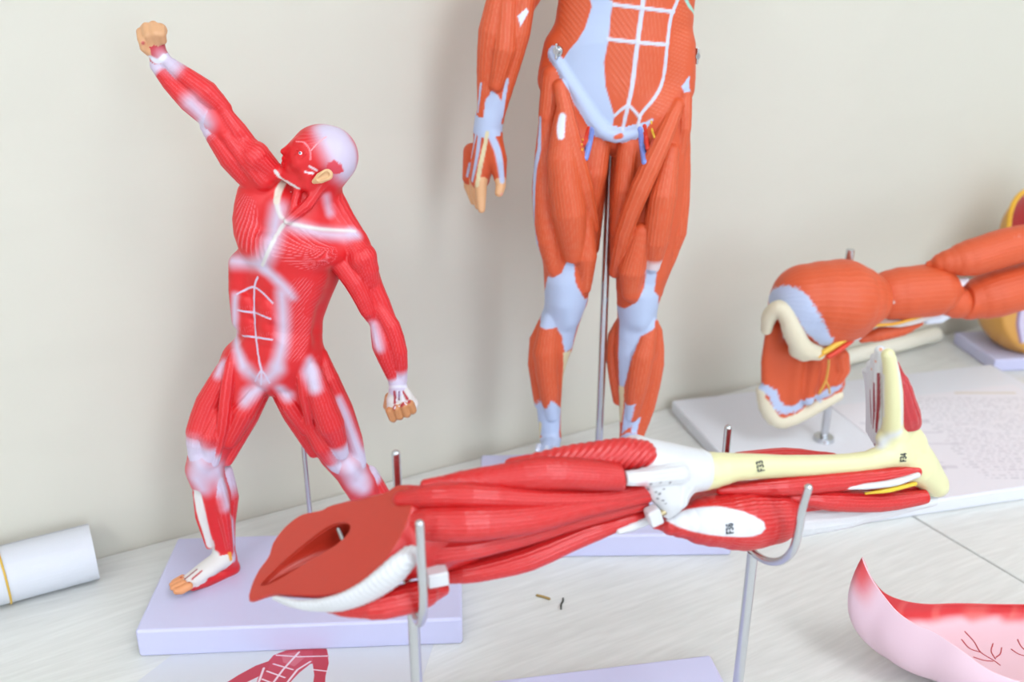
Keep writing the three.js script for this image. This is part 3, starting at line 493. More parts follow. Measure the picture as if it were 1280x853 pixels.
    // face: jaw line, teeth band, sinew over the brow, eye ring
    line([[.0016,.4641,-.0074,.0016],[.005,.458,-.0088,.0013],[.0092,.4554,-.0069,.0014],[.0144,.4533,-.0035,.0014],[.0193,.4511,-.0023,.0013],[.0231,.4495,-.0014,.0011]], BONE, 0.3), line([[.012,.4545,-.0048,.0017],[.0187,.4514,-.0024,.0016]], BONE, 0.4),
    line([[.0352,.4708,.004,.0011],[.0411,.4671,.0033,.0011]], '#e2ccd4', 0.4), line([[.0305,.4658,.0038,.0008],[.0374,.4643,.0033,.0011]], '#e8dfe6', 0.4),
    line([[.0235,.4913,-.0033,.0005],[.0313,.4913,.0006,.0006],[.0362,.4855,.0029,.0006],[.0367,.4807,.0043,.0006],[.0365,.4767,.0047,.0006]], '#ee8a94', 0.6), line([[.0376,.4848,.0033,.0005],[.0426,.49,.0013,.0005],[.0468,.4931,-.0013,.0005],[.0503,.4953,-.0046,.0005]], '#f0a5ad', 0.6),
    line([[.0145,.4541,-.0033,.0006],[.0132,.444,-.0119,.0006]], '#e0b0b8', 0.5),
    area([[.0509,.4736,.0035], [.057,.4759,.0011], [.0625,.471,-.002], [.0637,.4646,-.0049], [.0583,.4623,-.0024], [.0531,.4636,.0002], [.0496,.4684,.0027]], '#d94555', 0.0008, { jag: 0.002, jf: 700 }),
  ];
  const fans = [
    { kind: 'line', P: chain([[.0046,.4016,.0131,.0144], [.0298,.3975,.0142,.0217], [.0449,.3912,.0085,.0131]]), at: [.0642,.3867,-.006], axis: [-0.3, 0, 0.95], n: 84, amp: 0.00034, streak: 0.55 },
    { kind: 'line', P: chain([[-.0146,.3949,.0108,.0116], [-.0278,.4061,.0027,.0146], [-.029,.4319,-.0069,.0116]]), at: [-.0156,.4639,-.0015], axis: [-0.3, 0, 0.95], n: 84, amp: 0.00034, streak: 0.55 },
    { kind: 'line', P: chain([[.0204,.3575,.0093,.0133], [.0154,.3258,.0052,.0143], [.0075,.2962,.0086,.0129]]), at: [0, 0, 0], dir: [0.75, -0.66, 0], period: 0.0027, amp: 0.00025, streak: 0.5 },
    { kind: 'line', P: chain([[.0382,.3633,-.001,.0075], [.0257,.3337,.0007,.0075]]), at: [0, 0, 0], dir: [0.55, -0.83, 0], period: 0.003, amp: 0.0002 },
    { kind: 'line', P: chain([[.0305,.4946,-.0045,.0085], [.0415,.495,-.0024,.0113]]), at: [.09,.5041,-.0392], axis: [0, 0, 1], n: 150, amp: 0.00018 },
  ];
  part('body', solid(F, 0.00105, { base: RED, fibre: '#f08a94', white: PALE, layers, fans, amp: 0.00025, streak: 0.26 }), plastic, fig);
  // ear, eye
  const ear = field('A_ear', [chain([[.0388,.4577,.006,.0023], [.0453,.4616,.009,.0048], [.0514,.4647,.01,.0051]], { fl: [0.2, 0.1, 1, 0.5], k: 0.002 }), chain([[.0443,.4611,.0112,.0014], [.0511,.4649,.0125,.0031]], { cut: true, k: 0.0012 })]);
  part('ear', solid(ear, 0.0006, { base: '#e3b98a' }), plastic, fig, 'tan plastic ear');
  const eye = new THREE.SphereGeometry(0.002, 20, 14); eye.translate(...[.0278,.4817,.0015]);
  part('eyeball', eye, mat('#eceaf0', 0.25), fig, 'white eyeball');
  const iris = new THREE.SphereGeometry(0.001, 12, 8); iris.translate(...[.0275,.4824,.0029]);
  part('iris', iris, mat('#5d6472', 0.3), fig);
  // rod behind the legs that carries the figure
  const top = [-.007,.2153,-.05], foot = [-.0105,.0503,-.05];
  const rod = new THREE.CylinderGeometry(0.0026, 0.0026, top[1] - 0.03, 16); rod.translate(top[0], (top[1] + 0.03) / 2, top[2]);
  part('support_rod', rod, chrome, fig, 'thin steel rod behind the legs');
}

// ---------------------------------------------------------------- the lying leg model
const font = await new FontLoader().loadAsync('fonts/droid/droid_sans_bold.typeface.json');
function fieldNormal(F, p) { const h = 0.0008, d = F.dist(...p), n = new THREE.Vector3(F.dist(p[0] + h, p[1], p[2]) - d, F.dist(p[0], p[1] + h, p[2]) - d, F.dist(p[0], p[1], p[2] + h) - d); return n.normalize(); }
function printOn(F, str, p, size, upDir, parent, ink) {     // small printed mark lying on a surface
  const n = fieldNormal(F, p), x = new THREE.Vector3(...upDir); x.addScaledVector(n, -x.dot(n)).normalize(); const y = new THREE.Vector3().crossVectors(n, x);
  const g = new TextGeometry(str, { font, size, depth: 0.0004, curveSegments: 3, bevelEnabled: false }); g.scale(0.62, 1, 1); g.computeBoundingBox(); const b = g.boundingBox;
  g.translate(-(b.max.x + b.min.x) / 2, -(b.max.y + b.min.y) / 2, -0.0002);
  g.applyMatrix4(new THREE.Matrix4().makeBasis(x, y, n).setPosition(p[0] + n.x * 0.0002, p[1] + n.y * 0.0002, p[2] + n.z * 0.0002));
  return part('printed_code', g, ink, parent);
}
const LRED = '#c61a1a', LWHITE = '#d3d5d8', LBONE = '#dcd9a8';
const gloss = new THREE.MeshPhysicalMaterial({ vertexColors: true, roughness: 0.34, clearcoat: 0.25, clearcoatRoughness: 0.3 });
{
  const leg = thing('leg_model', 'large glossy red leg muscle model lying across two metal hooks', 'anatomy model', [0.07, TABLE_Y, -0.56]);
  // oblique cut through the thigh: the cut face with its hollow, and the thigh lofted from it
  const CN = new THREE.Vector3(...[-0.4787,0.7443,0.4656]), R = { n: 26, amp: 0.0003, k: 0.002 };
  const rim = [[-.2438,.2514,.0445], [-.244,.2554,.0379], [-.2405,.2628,.0296], [-.2337,.2712,.0233], [-.2321,.2766,.0163], [-.2245,.2853,.0102], [-.2133,.2937,.0083], [-.1978,.3006,.0132], [-.1927,.3038,.0133], [-.1747,.3118,.0191], [-.1666,.315,.0223], [-.1611,.318,.0232], [-.1517,.3225,.0256], [-.1447,.3272,.0253], [-.1386,.3291,.0285], [-.1345,.3283,.0341], [-.1334,.3245,.0413], [-.1367,.315,.0531], [-.1417,.307,.0606], [-.1503,.2971,.0676], [-.1613,.2878,.0712], [-.1726,.2803,.0716], [-.1873,.2732,.0679], [-.2104,.265,.0572], [-.2266,.2595,.0492]];
  const pit = [[-.2375,.2586,.0396], [-.2272,.2687,.0341], [-.2149,.2791,.03], [-.203,.2885,.0272], [-.1909,.297,.026], [-.1818,.3015,.0281], [-.1759,.3029,.0321], [-.1743,.3014,.0362], [-.1771,.2975,.0395], [-.1828,.2926,.0414], [-.1947,.2845,.0421], [-.2067,.2766,.0424], [-.2194,.2681,.0429], [-.2325,.2604,.0419]];
  const closed = (pts, n) => { const c = new THREE.CatmullRomCurve3(pts.map((p) => new THREE.Vector3(...p)), true, 'centripetal'); return Array.from({ length: n }, (_, i) => c.getPointAt(i / n)); };
  const loft = (rings, cap) => { const n = rings[0].length, p = [], ix = []; for (const r of rings) for (const v of r) p.push(v.x, v.y, v.z); for (let j = 0; j + 1 < rings.length; j++) for (let i = 0; i < n; i++) { const a = j * n + i, b = j * n + (i + 1) % n; ix.push(a, b, a + n, b, b + n, a + n); } if (cap) { const o = p.length / 3, l = rings[rings.length - 1], c = l.reduce((q, v) => q.add(v), new THREE.Vector3()).multiplyScalar(1 / n), k = (rings.length - 1) * n; p.push(c.x, c.y, c.z); for (let i = 0; i < n; i++) ix.push(k + i, k + (i + 1) % n, o); } const g = new THREE.BufferGeometry(); g.setAttribute('position', new THREE.Float32BufferAttribute(p, 3)); g.setIndex(ix); g.computeVertexNormals(); return g; };
  const solidRed = mat(LRED, 0.34, { clearcoat: 0.25, clearcoatRoughness: 0.3, side: THREE.DoubleSide }), faceRed = mat('#b83322', 0.36, { clearcoat: 0.2, clearcoatRoughness: 0.35, side: THREE.DoubleSide });
  {
    const NR = 96, r0 = closed(rim, NR), right = new THREE.Vector3(), up = new THREE.Vector3(0, 1, 0).addScaledVector(CN, -CN.y).normalize(); right.crossVectors(CN.clone().negate(), up);
    const c0 = r0.reduce((q, v) => q.add(v), new THREE.Vector3()).multiplyScalar(1 / NR), C1 = new THREE.Vector3(...[-.0971,.2901,.0107]), w1 = new THREE.Vector3(0.27, 0, 0.963);
    const rings = [];
    const e1 = r0.map((v) => { const d = v.clone().sub(c0), a = Math.atan2(d.dot(right) * 1.15, d.dot(up)); return C1.clone().addScaledVector(w1, 0.028 * Math.sin(a)).add(new THREE.Vector3(0, 0.027 * Math.cos(a), 0)); });
    rings.push(r0.map((v) => v.clone().addScaledVector(CN, -0.0006)));
    rings.push(r0.map((v) => v.clone().addScaledVector(c0.clone().sub(v).normalize(), -0.0012).addScaledVector(CN, -0.0022)));
    for (let j = 1; j <= 12; j++) { const s = j / 12; rings.push(r0.map((v, i) => { const q = v.clone().lerp(e1[i], s), o = q.clone().sub(c0.clone().lerp(C1, s)); return q.add(o.multiplyScalar(0.07 * Math.sin(Math.PI * Math.min(1, s)))); })); }
    part('thigh_body', loft(rings, true), solidRed, leg);
    // face: plane sheet with the hollow let in
    const to2 = (v) => new THREE.Vector2(v.clone().sub(c0).dot(right), v.clone().sub(c0).dot(up)), to3 = (x, y, z) => c0.clone().addScaledVector(right, x).addScaledVector(up, y).addScaledVector(CN, z);
    const sh = new THREE.Shape(r0.map(to2)); const p0 = closed(pit, 64); sh.holes.push(new THREE.Path(p0.map(to2)));
    const fg = new THREE.ExtrudeGeometry(sh, { depth: 0.0012, bevelEnabled: true, bevelSize: 0.0006, bevelThickness: 0.0006, bevelSegments: 2, bevelOffset: -0.0006 });
    const fp = fg.attributes.position; for (let i = 0; i < fp.count; i++) { const q = to3(fp.getX(i), fp.getY(i), fp.getZ(i) - 0.0018); fp.setXYZ(i, q.x, q.y, q.z); } fg.computeVertexNormals();
    const face = part('cut_face', fg, faceRed, leg, 'smooth red cut surface of the thigh');
    const deepEnd = new THREE.Vector3(...[-.1805,.2984,.0345]), tipEnd = new THREE.Vector3(...[-.2375,.2586,.0396]), ax = deepEnd.clone().sub(tipEnd), pc = p0.reduce((q, v) => q.add(v), new THREE.Vector3()).multiplyScalar(1 / 64);
    const pr = []; for (let j = 0; j <= 8; j++) { const s = j / 8; pr.push(p0.map((v) => { const t = Math.max(0, Math.min(1, v.clone().sub(tipEnd).dot(ax) / ax.lengthSq())), mid = tipEnd.clone().addScaledVector(ax, Math.min(0.9, t)); const q = v.clone().lerp(mid, 0.75 * s * s); return q.addScaledVector(CN, -(0.004 + 0.03 * t * t) * (1 - (1 - s) * (1 - s))); })); }
    part('hollow', loft(pr, true), faceRed, face);
    const q0 = new THREE.Vector3(...[-.1861,.298,.0294]).addScaledVector(CN, -0.004), q1 = new THREE.Vector3(...[-.1803,.2926,.044]).addScaledVector(CN, -0.008);
    part('joint_pin', tube([q0.toArray(), q1.toArray()], 0.0016, 4, 12), chrome, face, 'metal pin inside the hollow');
  }
  field('L', [chain([[-.1131,.2912,.0152,.0269], [-.07,.2871,-.0009,.0254], [-.0252,.2921,-.0135,.0213], [.0203,.3011,-.0222,.0158]], { k: 0.01 })]);
  part('thigh_core', solid(FIELDS.L[0], 0.0014, { base: LRED }), gloss, leg);
  // muscles of the thigh
  const muscle = (name, pts, o = {}, look = {}) => { const f = field('L', [chain(pts, { ...R, curve: 3, ...o }), ...(o.more ?? [])]); part(name, solid(f, o.cell ?? 0.0009, { base: LRED, fibre: '#e8686a', white: LWHITE, amp: 0.0003, streak: 0.24, ...look }), gloss, leg); return f; };
  muscle('thigh_muscle', [[-.1253,.3321,.0326,.0036], [-.0906,.3334,.0289,.0077], [-.0492,.3337,.0213,.0109], [-.0173,.3284,.0143,.01], [.0103,.3214,.0066,.0086]], { n: 30, more: [{ plane: [...[.0031,.3214,.0086], 0.97, 0, -0.26], k: 0.0015 }] });
  muscle('thigh_muscle', [[-.07,.3315,.0071,.0053], [-.027,.3318,-.0009,.0102], [.0058,.3325,-.0061,.0114], [.0187,.3311,-.0087,.0098]], { n: 0 }, { fans: [{ kind: 'line', P: chain([[-.0438,.3395,.0138,.021], [.0218,.3334,-.0046,.0216]]), at: [0, 0, 0], dir: [0.72, -0.62, 0.3], period: 0.0036, amp: 0.0003 }], streak: 0.35 });
  muscle('thigh_muscle', [[-.1418,.323,.0352,.0046], [-.1181,.3287,.0406,.0076], [-.0953,.3285,.0402,.0081], [-.0492,.3181,.0273,.0068], [-.0057,.3099,.0111,.0059], [.0239,.308,-.0012,.0055]], { n: 18 });
  muscle('thigh_muscle', [[-.1443,.3061,.0379,.0062], [-.1206,.3129,.0473,.0111], [-.1003,.3138,.0486,.0116], [-.0597,.3093,.0362,.0103], [-.0167,.3062,.0162,.0069], [.0207,.3035,-.0003,.0055]], { n: 26 });
  muscle('thigh_muscle', [[-.1433,.2819,.0376,.0052], [-.1215,.29,.0455,.0088], [-.1009,.2919,.0448,.0077], [-.0647,.2915,.0316,.0063], [-.0215,.2932,.0135,.0049], [.0215,.2944,-.0025,.0033]], { n: 16 });
  muscle('thigh_muscle', [[-.1207,.261,.0333,.0048], [-.0913,.2666,.0331,.0075], [-.0593,.2712,.0251,.0091], [-.021,.2803,.0114,.0076], [.0072,.2841,.0015,.005], [.0256,.2866,-.0057,.0033]], { n: 20 });
  // white band under the rim, stub of tendon, straps
  muscle('hip_muscle', [[-.1911,.2564,.059,.0026], [-.1722,.2588,.0637,.0051], [-.1515,.2628,.0639,.0092], [-.1321,.2617,.0545,.0098], [-.1163,.2549,.0381,.0048]], { n: 18 });
  muscle('white_band', [[-.2229,.26,.0539,.0026], [-.2096,.2605,.0602,.0046], [-.1963,.2625,.0645,.0066], [-.1783,.2683,.0694,.0091], [-.162,.2767,.0708,.01], [-.1485,.287,.0701,.0104], [-.1396,.2952,.0666,.0094], [-.1336,.3,.0599,.0065]], { n: 0, k: 0.002, fl: [0.1, -0.5, 0.85, 0.45] }, { base: LWHITE, fans: [{ kind: 'line', P: chain([[-.2169,.2806,.0822,.0294], [-.1303,.2987,.058,.0302]]), at: [0, 0, 0], dir: [0.8, 0.5, 0.3], period: 0.0034, amp: 0.00035 }], fibre: '#f2f3f5' });
  { const p = [-.1179,.2794,.0565], g = new RoundedBoxGeometry(0.0135, 0.0105, 0.012, 3, 0.0015); g.rotateY(0.27); g.rotateZ(0.03); g.translate(...p); part('tendon_stub', g, mat(LWHITE, 0.4), leg, 'short white block of cut tendon'); }
  muscle('tendon', [[.0033,.2807,.008,.0025], [.0126,.2817,.0037,.0033], [.0219,.2829,-.0013,.0036], [.0299,.2846,-.0037,.0036]], { n: 8, amp: 0.0002 }, { base: LWHITE, fibre: '#f2f3f5' });
  { const p = [.0265,.2916,.0061], g = new RoundedBoxGeometry(0.0095, 0.0125, 0.01, 3, 0.0018); g.rotateY(0.27); g.rotateZ(0.35); g.translate(...p); part('tendon_joint', g, mat(LWHITE, 0.4), leg); }
  { const p = [.0325,.2918,.0024], g = new THREE.CylinderGeometry(0.0026, 0.0026, 0.005, 16); g.rotateZ(Math.PI / 2); g.rotateY(0.27); g.rotateZ(0.35); g.translate(...p); part('magnet', g, new THREE.MeshPhysicalMaterial({ color: col('#b9a984'), metalness: 0.9, roughness: 0.3 }), leg, 'small metal magnet at the tendon joint'); }
  // knee
  const fKnee = field('L', [
    chain([[.0157,.324,-.0169,.0155], [.0383,.3162,-.0172,.0172], [.0595,.3125,-.0192,.0151]], { k: 0.008, curve: 2 }),
    chain([[.0459,.3081,-.0094,.0099], [.0448,.298,-.005,.0066], [.0376,.2883,-.001,.0028]], { k: 0.008, n: 10, amp: 0.0003 }),
    chain([[.0273,.3125,-.0041,.0109], [.0356,.3002,-.0035,.0088]], { k: 0.01 }),
    chain([[.0064,.3244,.0117,.005], [.0219,.3225,.0074,.0059], [.0441,.3195,-.0028,.0065]], { k: 0.003, n: 10, amp: 0.00025 }),
    { plane: [...[.0044,.3236,.0103], -0.97, 0, 0.26], k: 0.001 }]);
  const kneeDots = []; { const r = rng(5); const pts = [[.0217,.3121,.0055], [.0252,.3167,.0091], [.0291,.3201,.0107], [.0231,.3068,.005], [.027,.3102,.0066], [.0323,.3125,.0062], [.0285,.3046,.0056], [.0319,.3034,.0057], [.0342,.3009,.0057], [.0223,.3203,.013], [.0361,.318,.007], [.0298,.3089,.0065]]; for (const p of pts) kneeDots.push(line([[...p, 0.0005 + r() * 0.0006], [p[0] + 0.001 * r(), p[1] + 0.0008 * (r() - 0.5), p[2], 0.0004]], '#3a3540', 0.5, { straight: true })); }
  part('knee', solid(fKnee, 0.0009, { base: LWHITE, fibre: '#f2f3f5', amp: 0.0003, layers: [area([[.0136,.3215,.0149], [.0189,.3222,.0141], [.0228,.3097,.0057], [.0246,.2941,-.001], [.0175,.2961,.0021]], '#d58a92', 0.004), ...kneeDots] }), gloss, leg, 'white fibrous knee');
  // shin bone down to the heel and the foot
  const fBone = field('L', [
    chain([[.0576,.311,-.0206,.0151], [.0698,.312,-.02,.0129], [.0871,.3129,-.0229,.0098], [.124,.3076,-.0332,.008], [.1631,.3015,-.0462,.0073], [.1934,.2982,-.0567,.0077], [.2155,.301,-.0648,.0102]], { k: 0.008, curve: 2 }),
    chain([[.2171,.3012,-.0693,.0108], [.2395,.2825,-.0756,.0135], [.2595,.2624,-.0831,.0094]], { k: 0.008 }),
    chain([[.2317,.3075,-.0754,.0078], [.2498,.2813,-.0824,.0086], [.2656,.2572,-.0869,.0069]], { k: 0.006 }),
    chain([[.2148,.3029,-.0687,.0084], [.2097,.3273,-.0632,.0073], [.2044,.3537,-.0597,.0069], [.1989,.3746,-.0582,.0054], [.1955,.3836,-.0572,.0048]], { k: 0.005, curve: 2 }),
    chain([[.2059,.3124,-.0662,.0054], [.2181,.3168,-.0656,.0047]], { k: 0.004 }),
    chain([[.2075,.3623,-.0686,.0035], [.2148,.3387,-.0707,.0059], [.2233,.3168,-.073,.0078], [.2336,.3044,-.0759,.0079]], { k: 0.006, curve: 2 }),
    // outer toes and metatarsals lie behind the big toe
    ...[0, 1, 2, 3].map((i) => chain([[.1966,.3796,-.0695,.0035], [.2022,.3417,-.0711,.0044], [.2099,.3031,-.0733,.0054]].map((p) => [p[0] + 0.001 * i, p[1] - 0.0055 * i * (p[1] > 0.36 ? 1.7 : 0.2), p[2] - 0.0085 * (i + 0.6), p[3] * (1.12 - 0.06 * i)]), { k: 0.004, c: LWHITE, curve: 2 })),
  ]);
  const boneLayers = [
    line([[.1969,.3622,-.0715,.0012],[.2006,.338,-.0719,.0014],[.203,.3138,-.0737,.001]], '#8e1626', 0.4), line([[.1958,.3531,-.0746,.0011],[.199,.332,-.0747,.0013],[.2015,.3155,-.0769,.0008]], '#8e1626', 0.4), line([[.1979,.343,-.0848,.001],[.2006,.3272,-.0844,.0011],[.2027,.3154,-.0837,.0007]], '#8e1626', 0.4), line([[.1967,.3054,-.0641,.0012],[.2039,.3023,-.0749,.001]], '#8e1626', 0.4),
    line([[.1958,.3819,-.0715,.0013]], '#d8895a', 0.4), line([[.1938,.3717,-.0731,.0009]], '#d8895a', 0.4), line([[.1953,.3615,-.0817,.0008]], '#d8895a', 0.4),
    line([[.2022,.3795,-.0554,.0014],[.2082,.3564,-.0541,.0014],[.2143,.329,-.0575,.0015]], LWHITE, 1.2), line([[.1948,.3672,-.0579,.0011],[.2011,.3335,-.0614,.0012]], LWHITE, 1.2), line([[.2024,.3095,-.0616,.0036],[.2071,.3179,-.0585,.0029],[.2142,.3224,-.0574,.0023]], LWHITE, 1),
    line([[.2559,.2494,-.0783,.0031],[.264,.251,-.0804,.0025],[.2689,.2534,-.0812,.0025]], LWHITE, 0.8), line([[.2203,.3245,-.0636,.0012],[.2366,.317,-.0765,.0012]], LWHITE, 0.8), line([[.0533,.3267,-.0089,.0033],[.0564,.3147,-.0027,.0033]], LWHITE, 1.5),
  ];
  part('shin_and_foot_bone', solid(fBone, 0.0009, { base: LBONE, layers: boneLayers }), gloss, leg, 'pale yellow shin bone and foot');
  muscle('sole_muscle', [[.2056,.3723,-.0661,.0029], [.2134,.3496,-.0683,.0088], [.2208,.3303,-.0703,.0107], [.2239,.3238,-.0712,.0101]], { n: 14, more: [{ plane: [...[.2299,.3203,-.0729], 0.1, -1, 0], k: 0.001 }] }, { base: '#b3242c' });
  // calf
  muscle('calf_core', [[.0548,.273,-.0278,.0116], [.0957,.2659,-.0433,.0201], [.1473,.2644,-.0577,.0157], [.1999,.2643,-.0705,.0104], [.249,.2629,-.0822,.0062]], { n: 30 });
  muscle('shin_muscle', [[.0987,.2964,-.0561,.0089], [.1357,.2909,-.0705,.0097], [.1746,.287,-.0774,.0061]], { n: 16 });
  muscle('calf_muscle', [[.0772,.2946,-.0221,.0034], [.1246,.2935,-.0294,.0069], [.1755,.2896,-.0436,.007], [.2161,.2864,-.057,.0066], [.2327,.2858,-.0626,.0048]], { n: 16 });
  muscle('calf_muscle', [[.132,.2828,-.0315,.0035], [.164,.2758,-.0384,.0076], [.2063,.2652,-.0543,.0078], [.2428,.2599,-.0685,.0058], [.247,.2599,-.0697,.0055]], { n: 18, more: [{ plane: [...[.2486,.2589,-.0701], 0.96, 0.1, -0.2], k: 0.001 }] });
  muscle('white_tendon', [[.1677,.2872,-.0365,.0009], [.189,.2874,-.0394,.0023], [.2123,.2862,-.047,.0027], [.2319,.2867,-.0564,.0021]], { n: 6, amp: 0.0001 }, { base: LWHITE, fibre: '#f2f3f5' });
  muscle('yellow_tendon', [[.1899,.2787,-.0437,.0009], [.2068,.2804,-.0454,.0019], [.2306,.28,-.0551,.0016]], { n: 0 }, { base: '#e3c22b' });
  muscle('heel_tendon', [[.1364,.2539,-.0467,.0138], [.1714,.2523,-.0525,.0103], [.2126,.2507,-.066,.0071], [.2609,.2476,-.0835,.0044]], { n: 14, amp: 0.0002 }, { base: LWHITE, fibre: '#f2f3f5' });
  const fCalf = field('L', [chain([[.0309,.2758,-.0072,.0034], [.0474,.278,-.0058,.0101], [.0717,.2742,-.0146,.0181], [.0969,.2697,-.0236,.0224], [.1188,.2677,-.0298,.0197], [.1315,.2661,-.0333,.0117]], { k: 0.004, curve: 3, n: 44, amp: 0.00028 })]);
  const patch = [[.0364,.2828,-.0016], [.0425,.2903,.0021], [.0517,.2889,-.0062], [.0621,.2909,-.006], [.0729,.2908,-.0073], [.0825,.2887,-.0075], [.0915,.2867,-.0066], [.0994,.2832,-.0059], [.1058,.2791,-.0051], [.1071,.2745,-.0041], [.1036,.2712,-.0022], [.0973,.2701,-.0009], [.088,.2704,.0005], [.0768,.2726,.0029], [.0657,.2753,.0048], [.0546,.2776,.0044], [.0445,.2809,.0036]];
  part('calf_belly', solid(fCalf, 0.0009, { base: LRED, fibre: '#e87f80', amp: 0.0003, streak: 0.24, layers: [area(patch, '#d6d8dc', 0.0005, { depth: 0.03, mute: 1 })] }), gloss, leg, 'rounded red calf muscle with a white oval sheet');
  const ink = mat('#26303a', 0.6);
  const up = [0, 1, 0];
  printOn(fBone, 'F33', [.1026,.316,-.0187], 0.0056, up, leg, ink); printOn(fCalf, 'F36', [.0805,.2781,.0013], 0.0056, up, leg, ink); printOn(fBone, 'F34', [.2178,.3028,-.0544], 0.005, up, leg, ink);

  // stand: plate, two poles, each with a bent hook
  const st = thing('hook_stand', 'chrome stand with two upright poles and hooks under the red leg', 'stand', [0.07, TABLE_Y, -0.56]);
  basePlate(st, 0.315, 0.02, 0.24, 9.6 * Math.PI / 180, -0.014, -0.028);
  const hook = (cx, cz, wx, wz, r, bottom, tip, lean, name) => {
    const pole = new THREE.CylinderGeometry(0.0041, 0.0041, bottom - 0.018, 20); pole.translate(cx, (bottom + 0.018) / 2, cz);
    const p = part('pole', pole, chrome, st);
    const pts = []; const mid = bottom + r;
    pts.push([cx - wx * r, tip, cz - wz * r], [cx - wx * r, mid + 0.02, cz - wz * r]);
    for (let a = 0; a <= 10; a++) { const f = Math.PI * a / 10; pts.push([cx - Math.cos(f) * wx * r, mid - Math.sin(f) * r, cz - Math.cos(f) * wz * r]); }
    pts.push([cx + wx * (r + lean * 0.2), mid + 0.02, cz + wz * (r + lean * 0.2)], [cx + wx * (r + lean), tip, cz + wz * (r + lean)]);
    part('hook', tube(pts, 0.003, 90, 14), chrome, p);
  };
  hook([-.1375,.2356,.03][0], [-.1375,.2356,.03][2], 0.27, 0.963, 0.0445, 0.233, 0.329, 0.0, 'left');
  hook([.1109,.2283,-.0396][0], [.1109,.2283,-.0396][2], 0.387, 0.922, 0.0445, 0.23, 0.313, 0.004, 'right');
}

